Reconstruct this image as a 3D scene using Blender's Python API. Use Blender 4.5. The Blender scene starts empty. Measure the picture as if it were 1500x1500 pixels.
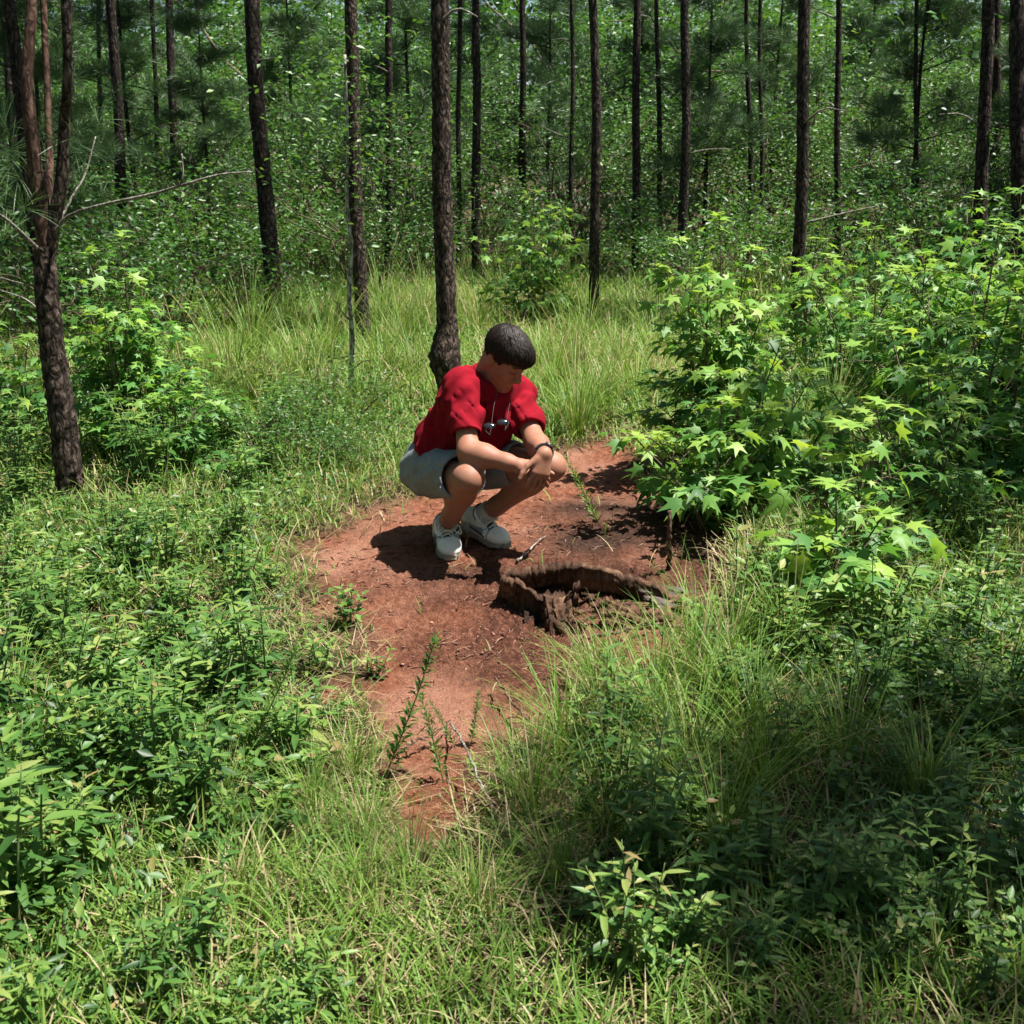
import bpy, math, random
import numpy as np
from mathutils import Vector, Matrix

# ---------------------------------------------------------------- camera, sky, sun, exposure
SC = bpy.context.scene
COL = SC.collection
CAM_H, PITCH, FPX = 1.52, math.radians(16.6), 1700.0
cam_data = bpy.data.cameras.new('camera')
cam = bpy.data.objects.new('camera', cam_data)
COL.objects.link(cam)
cam.location = (0, 0, CAM_H)
cam.rotation_euler = (math.pi / 2 - PITCH, 0, 0)
cam_data.sensor_width = 36
cam_data.lens = 36 * FPX / 1500
cam_data.clip_start = 0.05
cam_data.clip_end = 600
cam_data.dof.use_dof = True
cam_data.dof.focus_distance = 4.75
cam_data.dof.aperture_fstop = 12.0
SC.camera = cam

SUN_EL = math.radians(68.5)
_sx, _sy = 0.98, -0.12
_n = math.hypot(_sx, _sy); _sx /= _n; _sy /= _n
world = bpy.data.worlds.new('World')
SC.world = world
world.use_nodes = True
_nt = world.node_tree
_bg = _nt.nodes['Background']
_sky = _nt.nodes.new('ShaderNodeTexSky')
_sky.sky_type = 'NISHITA'
_sky.sun_disc = False
_sky.sun_elevation = SUN_EL
_sky.sun_rotation = math.atan2(_sx, _sy)
_nt.links.new(_sky.outputs[0], _bg.inputs[0])
_bg.inputs[1].default_value = 0.05
_sl = bpy.data.lights.new('sun', 'SUN')
_sl.energy = 5.0
_sl.angle = math.radians(0.53)
_sl.color = (1.0, 0.96, 0.89)
sun = bpy.data.objects.new('sun', _sl)
COL.objects.link(sun)
sun.location = (12, 6, 30)
SUN_DIR = Vector((math.cos(SUN_EL) * _sx, math.cos(SUN_EL) * _sy, math.sin(SUN_EL)))
sun.rotation_euler = (-SUN_DIR).to_track_quat('-Z', 'Y').to_euler()
SC.view_settings.view_transform = 'Standard'
SC.view_settings.look = 'None'
SC.view_settings.gamma = 1.0
SC.view_settings.use_curve_mapping = False
SC.view_settings.exposure = 1.36
SC.render.engine = 'CYCLES'
SC.cycles.max_bounces = 3
SC.cycles.diffuse_bounces = 2
SC.cycles.glossy_bounces = 1
SC.cycles.transmission_bounces = 2
SC.cycles.transparent_max_bounces = 4
SC.cycles.use_adaptive_sampling = True
SC.cycles.adaptive_threshold = 0.03
SC.cycles.use_denoising = True

# ---------------------------------------------------------------- helpers
rng = np.random.default_rng(7)
random.seed(7)
CAMP = np.array([0, 0, CAM_H])

def ray_dir(px, py):
    a = (px - 750) / FPX; v = (750 - py) / FPX
    return np.array([a, math.cos(PITCH) + v * math.sin(PITCH), -math.sin(PITCH) + v * math.cos(PITCH)])

def at_y(px, py, y):
    d = ray_dir(px, py)
    return CAMP + d * (y / d[1])

def on_ground(px, py, z=0.0):
    d = ray_dir(px, py)
    return CAMP + d * ((z - CAM_H) / d[2])

def unit(v):
    v = np.asarray(v, float)
    return v / (np.linalg.norm(v, axis=-1, keepdims=True) + 1e-12)

class Batch:
    """collects triangles/quads from numpy arrays, builds ONE mesh"""
    def __init__(self):
        self.v = []; self.f3 = []; self.f4 = []; self.t = []; self.n = 0
    def add(self, v, f3=None, f4=None, tint=0.5):
        v = np.asarray(v, np.float32).reshape(-1, 3)
        if f3 is not None and len(f3): self.f3.append(np.asarray(f3, np.int32).reshape(-1, 3) + self.n)
        if f4 is not None and len(f4): self.f4.append(np.asarray(f4, np.int32).reshape(-1, 4) + self.n)
        t = np.broadcast_to(np.asarray(tint, np.float32), (len(v),)) if np.ndim(tint) < 2 else tint
        self.v.append(v); self.t.append(np.array(t)); self.n += len(v)
    def mesh(self, name, mat=None, smooth=False):
        v = np.concatenate(self.v); t = np.concatenate(self.t)
        f3 = np.concatenate(self.f3) if self.f3 else np.zeros((0, 3), np.int32)
        f4 = np.concatenate(self.f4) if self.f4 else np.zeros((0, 4), np.int32)
        me = bpy.data.meshes.new(name)
        me.vertices.add(len(v)); me.vertices.foreach_set('co', v.ravel())
        loops = np.concatenate([f3.ravel(), f4.ravel()])
        me.loops.add(len(loops)); me.loops.foreach_set('vertex_index', loops)
        n3, n4 = len(f3), len(f4)
        start = np.concatenate([np.arange(n3) * 3, n3 * 3 + np.arange(n4) * 4]).astype(np.int32)
        me.polygons.add(n3 + n4)
        me.polygons.foreach_set('loop_start', start)
        if smooth:
            me.polygons.foreach_set('use_smooth', np.ones(n3 + n4, bool))
        me.update(calc_edges=True)
        if t.ndim == 1:
            a = me.attributes.new('tint', 'FLOAT', 'POINT'); a.data.foreach_set('value', t.astype(np.float32))
        else:
            a = me.attributes.new('col', 'FLOAT_COLOR', 'POINT')
            a.data.foreach_set('color', np.concatenate([t, np.ones((len(t), 1))], 1).astype(np.float32).ravel())
        if mat: me.materials.append(mat)
        return me

def link(name, data, parent=None, loc=None):
    o = bpy.data.objects.new(name, data)
    COL.objects.link(o)
    if parent is not None: o.parent = parent
    if loc is not None: o.location = tuple(float(c) for c in loc)
    return o

def tag(o, label=None, cat=None, group=None, kind=None):
    if label: o['label'] = label
    if cat: o['category'] = cat
    if group: o['group'] = group
    if kind: o['kind'] = kind
    return o

def thing(name, label, cat, loc=(0, 0, 0), rz=0.0, group=None, scale=1.0):
    o = link(name, None, loc=loc)
    o.empty_display_size = 0.1
    o.rotation_euler = (0, 0, rz); o.scale = (scale,) * 3
    return tag(o, label, cat, group)

def copy_thing(root, loc, rz, label, group, scale=1.0, tilt=(0, 0)):
    r = root.copy(); COL.objects.link(r)
    r.location = tuple(float(c) for c in loc); r.rotation_euler = (tilt[0], tilt[1], rz); r.scale = (scale,) * 3
    r['label'] = label
    if group: r['group'] = group
    for ch in root.children:
        c = ch.copy(); COL.objects.link(c); c.parent = r
        for g in ch.children:
            d = g.copy(); COL.objects.link(d); d.parent = c
    return r

def tube(path, radii, sides=8, cap=True, jitter=0.0):
    """rings swept along a polyline -> verts, quads (+ end fan as quads folded)"""
    P = np.asarray(path, float); R = np.broadcast_to(np.asarray(radii, float), (len(P),))
    T = unit(np.gradient(P, axis=0))
    ref = np.array([0.0, 0, 1]) if abs(T[0][2]) < 0.9 else np.array([1.0, 0, 0])
    V = []
    u = unit(np.cross(T[0], ref))
    ang = np.linspace(0, 2 * math.pi, sides, endpoint=False)
    for i in range(len(P)):
        u = unit(u - T[i] * np.dot(u, T[i])); w = np.cross(T[i], u)
        r = R[i] * (1 + (rng.normal(0, jitter, sides) if jitter else 0))
        V.append(P[i] + (np.cos(ang) * r)[:, None] * u + (np.sin(ang) * r)[:, None] * w)
    n = len(P)
    a = np.arange(sides); b = (a + 1) % sides
    Q = np.concatenate([np.stack([a + i * sides, b + i * sides, b + (i + 1) * sides, a + (i + 1) * sides], 1) for i in range(n - 1)])
    V = np.concatenate(V)
    F3 = np.zeros((0, 3), int)
    if cap:
        V = np.concatenate([V, P[:1], P[-1:]])
        c0, c1 = n * sides, n * sides + 1
        F3 = np.concatenate([np.stack([b, a, np.full(sides, c0)], 1), np.stack([a + (n - 1) * sides, b + (n - 1) * sides, np.full(sides, c1)], 1)])
    return V, F3, Q

def add_tube(B, path, radii, sides=8, tint=0.5, jitter=0.0):
    v, f3, f4 = tube(path, radii, sides, True, jitter)
    B.add(v, f3, f4, tint)

def curve_pts(ctrl, n):
    """Catmull-Rom through control points"""
    C = np.asarray(ctrl, float)
    C = np.concatenate([[2 * C[0] - C[1]], C, [2 * C[-1] - C[-2]]])
    out = []
    m = len(C) - 3
    for k in np.linspace(0, m - 1e-6, n):
        i = int(k); t = k - i
        p0, p1, p2, p3 = C[i:i + 4]
        out.append(0.5 * (2 * p1 + (p2 - p0) * t + (2 * p0 - 5 * p1 + 4 * p2 - p3) * t * t + (3 * p1 - p0 - 3 * p2 + p3) * t ** 3))
    return np.array(out)

# ---------------------------------------------------------------- materials
def new_mat(name):
    m = bpy.data.materials.new(name); m.use_nodes = True
    nt = m.node_tree
    return m, nt, nt.nodes['Principled BSDF'], nt.nodes['Material Output']

def ramp(nt, stops):
    r = nt.nodes.new('ShaderNodeValToRGB')
    e = r.color_ramp.elements
    while len(e) < len(stops): e.new(0.5)
    for k, (p, c) in zip(e, stops):
        k.position = p; k.color = (*c, 1)
    return r

def noise(nt, scale, detail=4, rough=0.6, vec=None, dim='3D'):
    n = nt.nodes.new('ShaderNodeTexNoise'); n.inputs['Scale'].default_value = scale
    n.inputs['Detail'].default_value = detail; n.inputs['Roughness'].default_value = rough
    if vec is not None: nt.links.new(vec, n.inputs['Vector'])
    return n

def coords(nt, scale=(1, 1, 1), kind='Object'):
    tc = nt.nodes.new('ShaderNodeTexCoord'); mp = nt.nodes.new('ShaderNodeMapping')
    mp.inputs['Scale'].default_value = scale
    nt.links.new(tc.outputs[kind], mp.inputs['Vector'])
    return mp.outputs[0]

def bump(nt, height, strength, dist, bsdf):
    b = nt.nodes.new('ShaderNodeBump'); b.inputs['Strength'].default_value = strength; b.inputs['Distance'].default_value = dist
    nt.links.new(height, b.inputs['Height']); nt.links.new(b.outputs[0], bsdf.inputs['Normal'])
    return b

def mixc(nt, fac, a, b, mode='MIX'):
    m = nt.nodes.new('ShaderNodeMix'); m.data_type = 'RGBA'; m.blend_type = mode
    for sock, val in ((m.inputs[0], fac), (m.inputs[6], a), (m.inputs[7], b)):
        if isinstance(val, (int, float)): sock.default_value = val
        elif isinstance(val, tuple): sock.default_value = (*val, 1)
        else: nt.links.new(val, sock)
    return m.outputs[2]

def attr(nt, name):
    a = nt.nodes.new('ShaderNodeAttribute'); a.attribute_name = name
    return a

def leaf_mat(name, stops, transl=0.35, rough=0.45, tcol=1.3, objvar=0.0, spec=0.4):
    """leaf: colour by per-leaf tint, translucent when lit from behind"""
    m, nt, p, out = new_mat(name)
    a = attr(nt, 'tint'); fac = a.outputs['Fac']
    if objvar:
        oi = nt.nodes.new('ShaderNodeObjectInfo')
        mm = nt.nodes.new('ShaderNodeMath'); mm.operation = 'MULTIPLY_ADD'; mm.inputs[1].default_value = objvar; mm.inputs[2].default_value = -objvar / 2
        nt.links.new(oi.outputs['Random'], mm.inputs[0])
        ad = nt.nodes.new('ShaderNodeMath'); ad.operation = 'ADD'
        nt.links.new(fac, ad.inputs[0]); nt.links.new(mm.outputs[0], ad.inputs[1]); fac = ad.outputs[0]
    r = ramp(nt, stops); nt.links.new(fac, r.inputs[0])
    c = r.outputs[0]
    nt.links.new(c, p.inputs['Base Color'])
    p.inputs['Roughness'].default_value = rough
    p.inputs['Specular IOR Level'].default_value = spec
    tr = nt.nodes.new('ShaderNodeBsdfTranslucent')
    hs = nt.nodes.new('ShaderNodeHueSaturation'); hs.inputs['Hue'].default_value = 0.485; hs.inputs['Saturation'].default_value = 1.1; hs.inputs['Value'].default_value = tcol
    nt.links.new(c, hs.inputs['Color']); nt.links.new(hs.outputs[0], tr.inputs['Color'])
    mx = nt.nodes.new('ShaderNodeMixShader'); mx.inputs[0].default_value = transl
    nt.links.new(p.outputs[0], mx.inputs[1]); nt.links.new(tr.outputs[0], mx.inputs[2]); nt.links.new(mx.outputs[0], out.inputs[0])
    return m

M = {}
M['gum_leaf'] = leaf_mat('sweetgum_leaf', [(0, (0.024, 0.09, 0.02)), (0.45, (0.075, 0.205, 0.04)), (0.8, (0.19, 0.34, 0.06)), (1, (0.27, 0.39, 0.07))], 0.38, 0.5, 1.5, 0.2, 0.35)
M['weed_leaf'] = leaf_mat('weed_leaf', [(0, (0.02, 0.062, 0.014)), (0.45, (0.07, 0.165, 0.032)), (0.8, (0.165, 0.265, 0.055)), (0.95, (0.25, 0.29, 0.08)), (1, (0.26, 0.20, 0.08))], 0.35, 0.45, 1.4, 0.3)
M['shrub_leaf'] = leaf_mat('shrub_leaf', [(0, (0.02, 0.068, 0.014)), (0.5, (0.056, 0.145, 0.027)), (1, (0.14, 0.245, 0.045))], 0.35, 0.42, 1.4, 0.3)
M['grass'] = leaf_mat('grass_blade', [(0, (0.045, 0.115, 0.018)), (0.45, (0.115, 0.215, 0.034)), (0.70, (0.205, 0.295, 0.06)), (0.8, (0.30, 0.25, 0.12)), (1, (0.42, 0.34, 0.20))], 0.3, 0.52, 1.3, 0.0, 0.25)
M['needle'] = leaf_mat('pine_needle', [(0, (0.03, 0.07, 0.025)), (0.6, (0.06, 0.12, 0.04)), (1, (0.13, 0.19, 0.06))], 0.2, 0.45, 1.2, 0.2)

def bark_mat(name, c0, c1, c2, vs=34, bump_d=0.014):
    m, nt, p, out = new_mat(name)
    v = coords(nt, (1, 1, 0.42))
    vo = nt.nodes.new('ShaderNodeTexVoronoi'); vo.feature = 'DISTANCE_TO_EDGE'; vo.inputs['Scale'].default_value = vs
    n0 = noise(nt, 9, 3, 0.6, v)
    wv = mixc(nt, 0.12, v, n0.outputs['Color'])
    nt.links.new(wv, vo.inputs['Vector'])
    n1 = noise(nt, 40, 5, 0.7, v)
    r = ramp(nt, [(0.0, c0), (0.12, c0), (0.35, c1), (1, c2)])
    mth = nt.nodes.new('ShaderNodeMath'); mth.operation = 'MULTIPLY_ADD'; mth.inputs[1].default_value = 1.3
    nt.links.new(vo.outputs['Distance'], mth.inputs[0])
    m2 = nt.nodes.new('ShaderNodeMath'); m2.operation = 'MULTIPLY_ADD'; m2.inputs[1].default_value = 0.9; m2.inputs[2].default_value = -0.33
    nt.links.new(n1.outputs[0], m2.inputs[0]); nt.links.new(m2.outputs[0], mth.inputs[2])
    nt.links.new(mth.outputs[0], r.inputs[0])
    nt.links.new(r.outputs[0], p.inputs['Base Color'])
    p.inputs['Roughness'].default_value = 0.9
    p.inputs['Specular IOR Level'].default_value = 0.15
    bump(nt, mth.outputs[0], 1.0, bump_d, p)
    return m
M['bark'] = bark_mat('pine_bark', (0.012, 0.009, 0.007), (0.065, 0.047, 0.037), (0.22, 0.165, 0.135))
M['bark_far'] = bark_mat('dark_pine_bark', (0.012, 0.009, 0.008), (0.045, 0.034, 0.028), (0.14, 0.105, 0.09), 30)
M['bark_red'] = bark_mat('flaky_red_bark', (0.03, 0.018, 0.013), (0.10, 0.058, 0.042), (0.21, 0.13, 0.095), 26, 0.006)
M['twig'] = bark_mat('grey_twig_bark', (0.07, 0.06, 0.05), (0.22, 0.2, 0.17), (0.42, 0.4, 0.35), 60, 0.002)
M['brown_twig'] = bark_mat('brown_twig_bark', (0.035, 0.022, 0.015), (0.12, 0.075, 0.05), (0.26, 0.18, 0.12), 60, 0.002)

def plain_mat(name, col, rough=0.8, nscale=50, nstr=0.2, bd=0.002, spec=0.3, var=0.25):
    m, nt, p, out = new_mat(name)
    v = coords(nt); n = noise(nt, nscale, 4, 0.6, v)
    dark = tuple(c * (1 - var) for c in col); lite = tuple(min(1, c * (1 + var)) for c in col)
    r = ramp(nt, [(0.3, dark), (0.7, lite)]); nt.links.new(n.outputs[0], r.inputs[0])
    nt.links.new(r.outputs[0], p.inputs['Base Color'])
    p.inputs['Roughness'].default_value = rough; p.inputs['Specular IOR Level'].default_value = spec
    bump(nt, n.outputs[0], nstr, bd, p)
    return m
M['stem'] = plain_mat('green_stem', (0.10, 0.15, 0.05), 0.6)
M['woody_stem'] = plain_mat('woody_stem', (0.11, 0.085, 0.055), 0.8)
# ---------------------------------------------------------------- ground
CLAY_PX = [(450, 800), (500, 782), (560, 752), (620, 728), (700, 705), (800, 672), (860, 650), (905, 640), (930, 665), (960, 700),
           (1030, 745), (1075, 800), (1060, 860), (1030, 920), (1000, 955), (930, 985), (880, 985), (830, 1020), (790, 1060), (755, 1120),
           (735, 1170), (665, 1205), (650, 1245), (575, 1250), (560, 1190), (572, 1130), (575, 1085), (530, 1055), (515, 1010), (530, 960), (490, 915), (462, 860)]
CLAY = np.array([on_ground(*p, -.03)[:2] for p in CLAY_PX])
SPOTS = [(on_ground(585, 636)[:2], .30, .16), (on_ground(490, 1010)[:2], .09, .09), (on_ground(1170, 1075)[:2], .10, .06), (on_ground(300, 1180)[:2], .10, .06)]

def poly_sd(x, y, poly):
    """signed distance, positive inside"""
    x = np.asarray(x, float); y = np.asarray(y, float)
    d = np.full(x.shape, 1e9); ins = np.zeros(x.shape, bool)
    n = len(poly)
    for i in range(n):
        a = poly[i]; b = poly[(i + 1) % n]; e = b - a
        wx, wy = x - a[0], y - a[1]
        t = np.clip((wx * e[0] + wy * e[1]) / (e @ e), 0, 1)
        d = np.minimum(d, np.hypot(wx - t * e[0], wy - t * e[1]))
        c = ((a[1] <= y) != (b[1] <= y)) & (x < (b[0] - a[0]) * (y - a[1]) / (b[1] - a[1] + 1e-12) + a[0])
        ins ^= c
    return np.where(ins, d, -d)

def waves(x, y, seed, fr, n=6):
    r = np.random.default_rng(seed); o = 0
    for _ in range(n):
        a = r.uniform(0, 6.28); f = fr * r.uniform(.6, 1.6); o = o + np.sin(f * (math.cos(a) * x + math.sin(a) * y) + r.uniform(0, 6.28))
    return o / n ** .5

def clay_mask(x, y):
    d = poly_sd(x, y, CLAY) + .05 * waves(x, y, 1, 12) + .035 * waves(x, y, 2, 37) + .02 * waves(x, y, 3, 90)
    m = np.clip(d / .24 + .5, 0, 1)
    for c, rx, ry in SPOTS:
        q = 1 - np.hypot((x - c[0]) / rx, (y - c[1]) / ry) + .35 * waves(x, y, 5, 30)
        m = np.maximum(m, np.clip(q * 1.6, 0, 1))
    return m * m * (3 - 2 * m)

STUMP_C = on_ground(872, 893, -.03)
def ground_z(x, y):
    m = clay_mask(x, y)
    far = np.clip((np.hypot(x, y - 4.4) - 1.6) / 3, 0, 1)
    z = .05 * far * waves(x, y, 9, .9) - .035 * m
    return z

def build_ground():
    def axis(lo, hi, step, far, g):
        a = list(np.arange(lo, hi + 1e-6, step)); s = step
        while a[-1] < far: s *= g; a.append(a[-1] + s)
        s = step
        b = []
        c = a[0]
        while c > -far: s *= g; c -= s; b.append(c)
        return np.array(b[::-1] + a)
    xs = axis(-1.5, 1.5, .0115, 220, 1.13); ys = axis(2.1, 5.9, .0115, 260, 1.13)
    X, Y = np.meshgrid(xs, ys, indexing='ij')
    m = clay_mask(X, Y)
    Z = ground_z(X, Y)
    near = (np.abs(X) < 1.7) & (Y > 1.9) & (Y < 6.3)
    d2 = np.hypot(X - STUMP_C[0], (Y - STUMP_C[1]))
    rough = .005 * waves(X, Y, 20, 60) + .004 * waves(X, Y, 21, 150) + .016 * np.clip(waves(X, Y, 28, 95) * waves(X, Y, 29, 120), -.2, 1.2) * np.clip(1.4 - d2 / .9, .1, 1) + .009 * np.abs(rng.normal(0, 1, X.shape)) * np.clip(1.3 - d2 / 1.2, .2, 1) * np.clip(.5 + waves(X, Y, 27, 11), .15, 1.4)
    Z = Z + near * m * rough + near * (1 - m) * .008 * waves(X, Y, 22, 40)
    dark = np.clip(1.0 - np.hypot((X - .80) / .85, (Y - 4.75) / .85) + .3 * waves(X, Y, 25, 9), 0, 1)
    nx, ny = X.shape
    i = (np.arange(nx - 1)[:, None] * ny + np.arange(ny - 1)[None]).ravel()
    B = Batch(); B.add(np.stack([X, Y, Z], -1), None, np.stack([i, i + ny, i + ny + 1, i + 1], 1), m.ravel())
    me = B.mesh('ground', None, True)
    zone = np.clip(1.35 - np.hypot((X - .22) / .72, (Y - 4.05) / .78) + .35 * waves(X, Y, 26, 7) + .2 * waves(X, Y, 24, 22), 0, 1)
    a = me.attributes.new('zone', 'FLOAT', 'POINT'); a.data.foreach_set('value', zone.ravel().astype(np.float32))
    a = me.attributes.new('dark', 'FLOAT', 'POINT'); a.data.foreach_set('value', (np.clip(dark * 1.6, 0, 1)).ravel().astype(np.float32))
    mt, nt, p, out = new_mat('red_clay_and_leaf_litter')
    v = coords(nt)
    n1 = noise(nt, 2.2, 5, .6, v); n2 = noise(nt, 38, 6, .7, v); n3 = noise(nt, 160, 4, .7, v)
    clay = ramp(nt, [(.30, (.12, .040, .022)), (.48, (.24, .088, .048)), (.66, (.36, .160, .098))]); nt.links.new(n2.outputs[0], clay.inputs[0])
    sand = ramp(nt, [(.35, (.28, .12, .075)), (.65, (.43, .225, .155))]); nt.links.new(n3.outputs[0], sand.inputs[0])
    f1 = ramp(nt, [(.42, (0, 0, 0)), (.62, (1, 1, 1))]); nt.links.new(n1.outputs[0], f1.inputs[0])
    cc = mixc(nt, f1.outputs[0], clay.outputs[0], sand.outputs[0])
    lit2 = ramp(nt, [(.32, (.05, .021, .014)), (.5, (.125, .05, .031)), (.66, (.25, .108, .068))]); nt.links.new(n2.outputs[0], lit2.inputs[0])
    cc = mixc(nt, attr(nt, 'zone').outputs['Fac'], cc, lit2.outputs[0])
    n4 = noise(nt, 75, 3, .8, v); sp = ramp(nt, [(.50, (0, 0, 0)), (.58, (1, 1, 1))]); nt.links.new(n4.outputs[0], sp.inputs[0])
    zf = nt.nodes.new('ShaderNodeMath'); zf.operation = 'MULTIPLY_ADD'; zf.inputs[1].default_value = .6; zf.inputs[2].default_value = .22
    nt.links.new(attr(nt, 'zone').outputs['Fac'], zf.inputs[0])
    sf = nt.nodes.new('ShaderNodeMath'); sf.operation = 'MULTIPLY'; nt.links.new(sp.outputs[0], sf.inputs[0]); nt.links.new(zf.outputs[0], sf.inputs[1])
    cc = mixc(nt, sf.outputs[0], cc, (.075, .034, .023))          # crumbs of rotted wood and litter
    shaded_crumb = ramp(nt, [(.35, (.022, .015, .012)), (.6, (.085, .045, .032))]); nt.links.new(n2.outputs[0], shaded_crumb.inputs[0])
    cc = mixc(nt, attr(nt, 'dark').outputs['Fac'], cc, shaded_crumb.outputs[0])  # bush's shade painted into the soil colour, together with dark crumbs
    lit = ramp(nt, [(.32, (.030, .024, .015)), (.52, (.085, .06, .036)), (.72, (.20, .15, .09))]); nt.links.new(n2.outputs[0], lit.inputs[0])
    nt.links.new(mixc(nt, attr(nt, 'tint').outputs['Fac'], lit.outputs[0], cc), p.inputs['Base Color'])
    p.inputs['Roughness'].default_value = .95; p.inputs['Specular IOR Level'].default_value = .1
    ad = nt.nodes.new('ShaderNodeMath'); ad.operation = 'ADD'
    nt.links.new(n2.outputs[0], ad.inputs[0]); nt.links.new(n3.outputs[0], ad.inputs[1])
    bump(nt, ad.outputs[0], .9, .022, p)
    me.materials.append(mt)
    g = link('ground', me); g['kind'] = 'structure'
    return g
build_ground()

# ---------------------------------------------------------------- leaf and blade kits
def star_leaf():
    """five-pointed sweetgum leaf, unit length, base at origin, along +x"""
    pts = [(0.0, 0.0)]
    angs = [-118, -58, 0, 58, 118]; lens = [.62, .88, 1.0, .88, .62]; c = (.28, 0)
    for i, (a, l) in enumerate(zip(angs, lens)):
        a = math.radians(a); l = l * .74
        for da, k in ((-.25, .52), (0, 1.0), (.25, .52)):
            pts.append((c[0] + math.cos(a + da) * l * k, math.sin(a + da) * l * k))
        if i < 4:
            am = math.radians((angs[i] + angs[i + 1]) / 2); pts.append((c[0] + math.cos(am) * .27, math.sin(am) * .27))
    pts = np.array(pts)
    z = -.16 * ((pts[:, 0] - .28) ** 2 + pts[:, 1] ** 2)
    V = np.concatenate([np.array([[.28, 0, .03]]), np.column_stack([pts, z])])
    n = len(pts)
    F = np.array([[0, 1 + i, 1 + (i + 1) % n] for i in range(n)])
    return V, F
def oval_leaf(w=.45, fold=.18, bend=.15):
    x = np.array([0, .28, .28, .28, .62, .62, .62, 1.0]); y = np.array([0, -w * .46, 0, w * .46, -w * .42, 0, w * .42, 0])
    z = np.array([0, .0, -fold * w, .0, -bend * .4, -bend * .4 - fold * w * .8, -bend * .4, -bend])
    F = np.array([[0, 1, 2], [0, 2, 3], [1, 4, 5], [1, 5, 2], [2, 5, 6], [2, 6, 3], [4, 7, 5], [5, 7, 6]])
    return np.column_stack([x, y, z]), F
def tiny_leaf(w=.5):
    V = np.array([[0, 0, 0], [.5, -w / 2, .07], [1, 0, -.05], [.5, w / 2, .07]])
    return V, np.array([[0, 1, 2], [0, 2, 3]])

def put_leaves(B, P, D, N, S, tint, tmpl):
    V0, F0 = tmpl
    P = np.asarray(P, float).reshape(-1, 3); n = len(P)
    if n == 0: return
    X = unit(np.asarray(D, float).reshape(-1, 3)); Nn = np.asarray(N, float).reshape(-1, 3)
    Yv = unit(np.cross(Nn, X)); Zv = np.cross(X, Yv)
    S = np.broadcast_to(np.asarray(S, float), (n,))
    V = P[:, None] + S[:, None, None] * (V0[None, :, 0:1] * X[:, None] + V0[None, :, 1:2] * Yv[:, None] + V0[None, :, 2:3] * Zv[:, None])
    F = F0[None] + (np.arange(n) * len(V0))[:, None, None]
    B.add(V.reshape(-1, 3), F.reshape(-1, 3), None, np.repeat(np.broadcast_to(np.asarray(tint, float), (n,)), len(V0)))

def put_blades(B, P, az, L, W, lean, curl, segs, tint):
    P = np.asarray(P, float); n = len(P)
    az, L, W, lean, curl, tint = [np.broadcast_to(np.asarray(q, float), (n,)) for q in (az, L, W, lean, curl, tint)]
    hd = np.stack([np.cos(az), np.sin(az), 0 * az], 1); sd = np.stack([-np.sin(az), np.cos(az), 0 * az], 1)
    p = P.copy(); rows = []
    for s in range(segs + 1):
        t = s / segs
        if s < segs:
            w = (W * (1 - .75 * t ** 1.6) * (0.7 if s == 0 else 1))[:, None] * sd * .5
            rows += [p - w, p + w]
        else: rows.append(p)
        a = lean + curl * (t + .5 / segs)
        p = p + (L / segs)[:, None] * (np.sin(a)[:, None] * hd + np.cos(a)[:, None] * np.array([0, 0, 1.0]))
    V = np.stack(rows, 1)
    k = 2 * segs + 1
    F4 = [[2 * s, 2 * s + 1, 2 * s + 3, 2 * s + 2] for s in range(segs - 1)]
    off = (np.arange(n) * k)[:, None, None]
    f4 = (np.array(F4)[None] + off).reshape(-1, 4) if F4 else None
    f3 = (np.array([[2 * segs - 2, 2 * segs - 1, 2 * segs]])[None] + off).reshape(-1, 3)
    B.add(V.reshape(-1, 3), f3, f4, np.repeat(tint, k))

def rand_dirs(r, n, up=0.6, spread=1.0):
    """leaf direction (outward) and normal (mostly up)"""
    a = r.uniform(0, 2 * math.pi, n)
    D = np.stack([np.cos(a), np.sin(a), r.normal(-.15, .35, n)], 1)
    N = np.stack([r.normal(0, spread * .5, n), r.normal(0, spread * .5, n), np.full(n, up)], 1)
    return D, N
# ---------------------------------------------------------------- plant builders (each returns a thing with parts)
STAR_CURL = (star_leaf()[0] * np.array([1, .88, 2.2]) + np.array([0, 0, -.05]) * 0, star_leaf()[1])
STAR, OVAL, LANCE, TINY = star_leaf(), oval_leaf(), oval_leaf(.24, .15, .3), tiny_leaf()

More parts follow.
